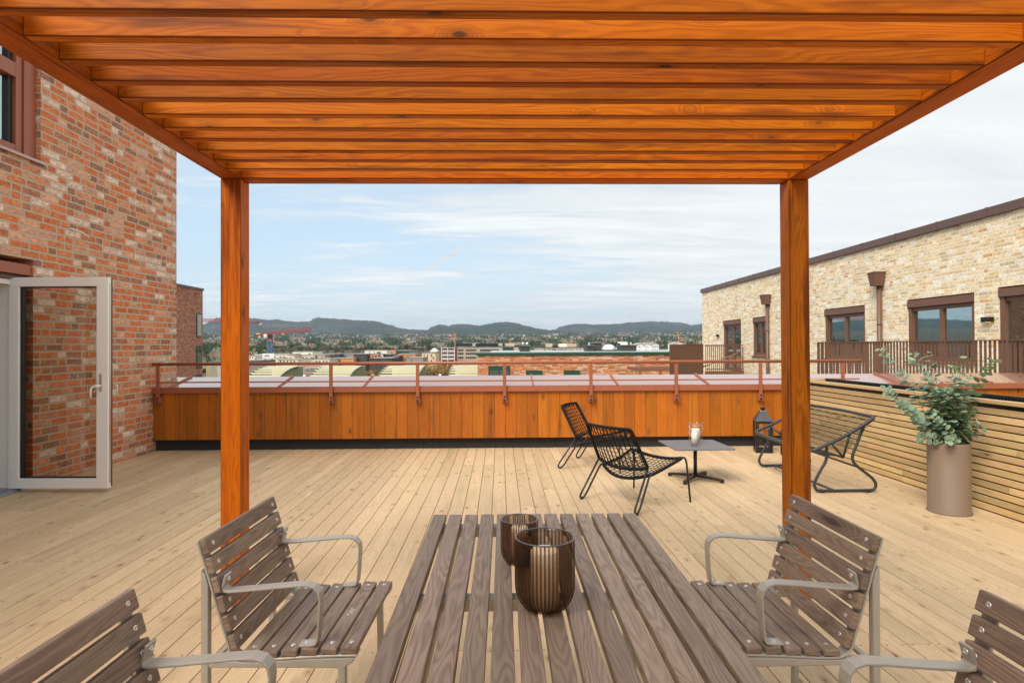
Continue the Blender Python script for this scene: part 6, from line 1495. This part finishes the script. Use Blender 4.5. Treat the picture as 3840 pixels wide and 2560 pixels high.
def long_crane():
    Y=260; a=px(560,1201,Y-25); e=px(940,1209.5,Y); r=thing('tower_crane',(px(890,1210,Y)[0],Y,-22),0,'pale red tower crane whose jib passes behind the left pergola post','crane'); T=Matrix.Translation((-px(890,1210,Y)[0],-Y,22))
    b=MB(); b.M=T; lattice(b,(a[0],Y-25,a[2]-.5),(px(905,1208,Y)[0],Y,px(905,1206,Y)[2]),1.2,26,0.12,tri=True); b.build('jib',flat_mat('pale_crane_red',(0.60,0.20,0.20),0.5),r)
    m=px(893,1210,Y); b=MB(); b.M=T; lattice(b,(m[0],Y,-22),(m[0],Y,m[2]-.6),1.8,24,0.15,up=(0,1,0)); b.build('mast',MT['steel'],r)
    c1=px(895,1206,Y); c2=px(984,1210.5,Y+4); b=MB(); b.M=T; b.tube([(c1[0],Y,c1[2]-.3),(c2[0],Y+4,c2[2])],.24,4); ap=px(941,1199.5,Y+2); b.tube([(px(932,0,Y)[0],Y,c2[2]),(ap[0],Y+2,ap[2]),(px(960,0,Y)[0],Y+3,c2[2])],.14,4); b.build('counter_jib',flat_mat('counter_jib_red',(0.50,0.05,0.05),0.5),r)
    b=MB(); b.M=T; k=px(973,1212,Y+4); b.box(k[0],k[0]+1.3,Y+3.3,Y+4.7,k[2]-.8,k[2]-.05); k2=px(985,1212,Y+4); b.box(k[0]+.4,k2[0],Y+3.2,Y+4.8,k[2]-.7,k[2]+.1); b.build('counterweight',MT['concrete'],r)
long_crane()
def small_crane(pm,yt,yb,pj0,pj1,yj,Y,label):
    m=px(pm,yt,Y); z0=ground_z(m[0],Y); r=thing('tower_crane',(m[0],Y,z0),0,label,'crane'); T=Matrix.Translation((-m[0],-Y,-z0)); s=Y/2220*1.7
    b=MB(); b.M=T; lattice(b,(m[0],Y,z0),(m[0],Y,m[2]),s*1.1,int(abs(m[2]-z0)/s/1.3)+2,s*.22,up=(0,1,0)); b.build('mast',OCR,r)
    a=px(pj0,yj,Y); c=px(pj1,yj+1,Y); b=MB(); b.M=T; lattice(b,(a[0],Y,a[2]),(c[0],Y,c[2]),s*.7,int(abs(c[0]-a[0])/s/1.2)+2,s*.16,tri=True); b.build('jib',OCR,r)
small_crane(1706,1249,1287,1661,1712,1254,700,'orange tower crane left of the black solar panels')
small_crane(2544,1248,1283,2512,2552,1256,1100,'yellow orange tower crane near the cream brick building')
small_crane(2144,1269,1282,2096,2150,1279,900,'small orange tower crane above the middle of the town')
small_crane(1912,1270,1283,1906,1920,1274,900,'tiny orange crane left of the two silver flues')
def mast(p_,yt,Y,label):
    a=px(p_,yt,Y); zg=ground_z(a[0],Y); r=thing('flue',(a[0],Y,zg),0,label,'flue'); b=MB(); b.tube([(0,0,0),(0,0,a[2]-zg)],Y/2220*3.0,8); b.build('pipe',MT['mastic'],r)
mast(2209,1284,236,'pale flue pipe beside the tallest charcoal roof housing'); mast(2366,1283,236,'pale flue pipe behind the wide charcoal roof housing')

# ---- air
def haze():
    b=MB(); b.box(-12500,12500,-400,14500,-40,520); t=NT('haze_air'); t.t.nodes.clear(); o=t.n('ShaderNodeOutputMaterial'); v=t.n('ShaderNodeVolumePrincipled'); v.inputs['Color'].default_value=(0.64,0.81,1.0,1); v.inputs['Density'].default_value=HAZE; v.inputs['Anisotropy'].default_value=0.3
    t.L(v.outputs[0],o.inputs['Volume']); ob=b.build('haze',t.m); tag(ob,kind='stuff'); t.m.volume_intersection_method='FAST' if hasattr(t.m,'volume_intersection_method') else None
USE_HAZE=True
HAZE=0.000055
if USE_HAZE: haze()
S.cycles.volume_max_steps=64; S.cycles.max_bounces=10; S.cycles.transparent_max_bounces=16; S.cycles.transmission_bounces=10; S.cycles.volume_bounces=0
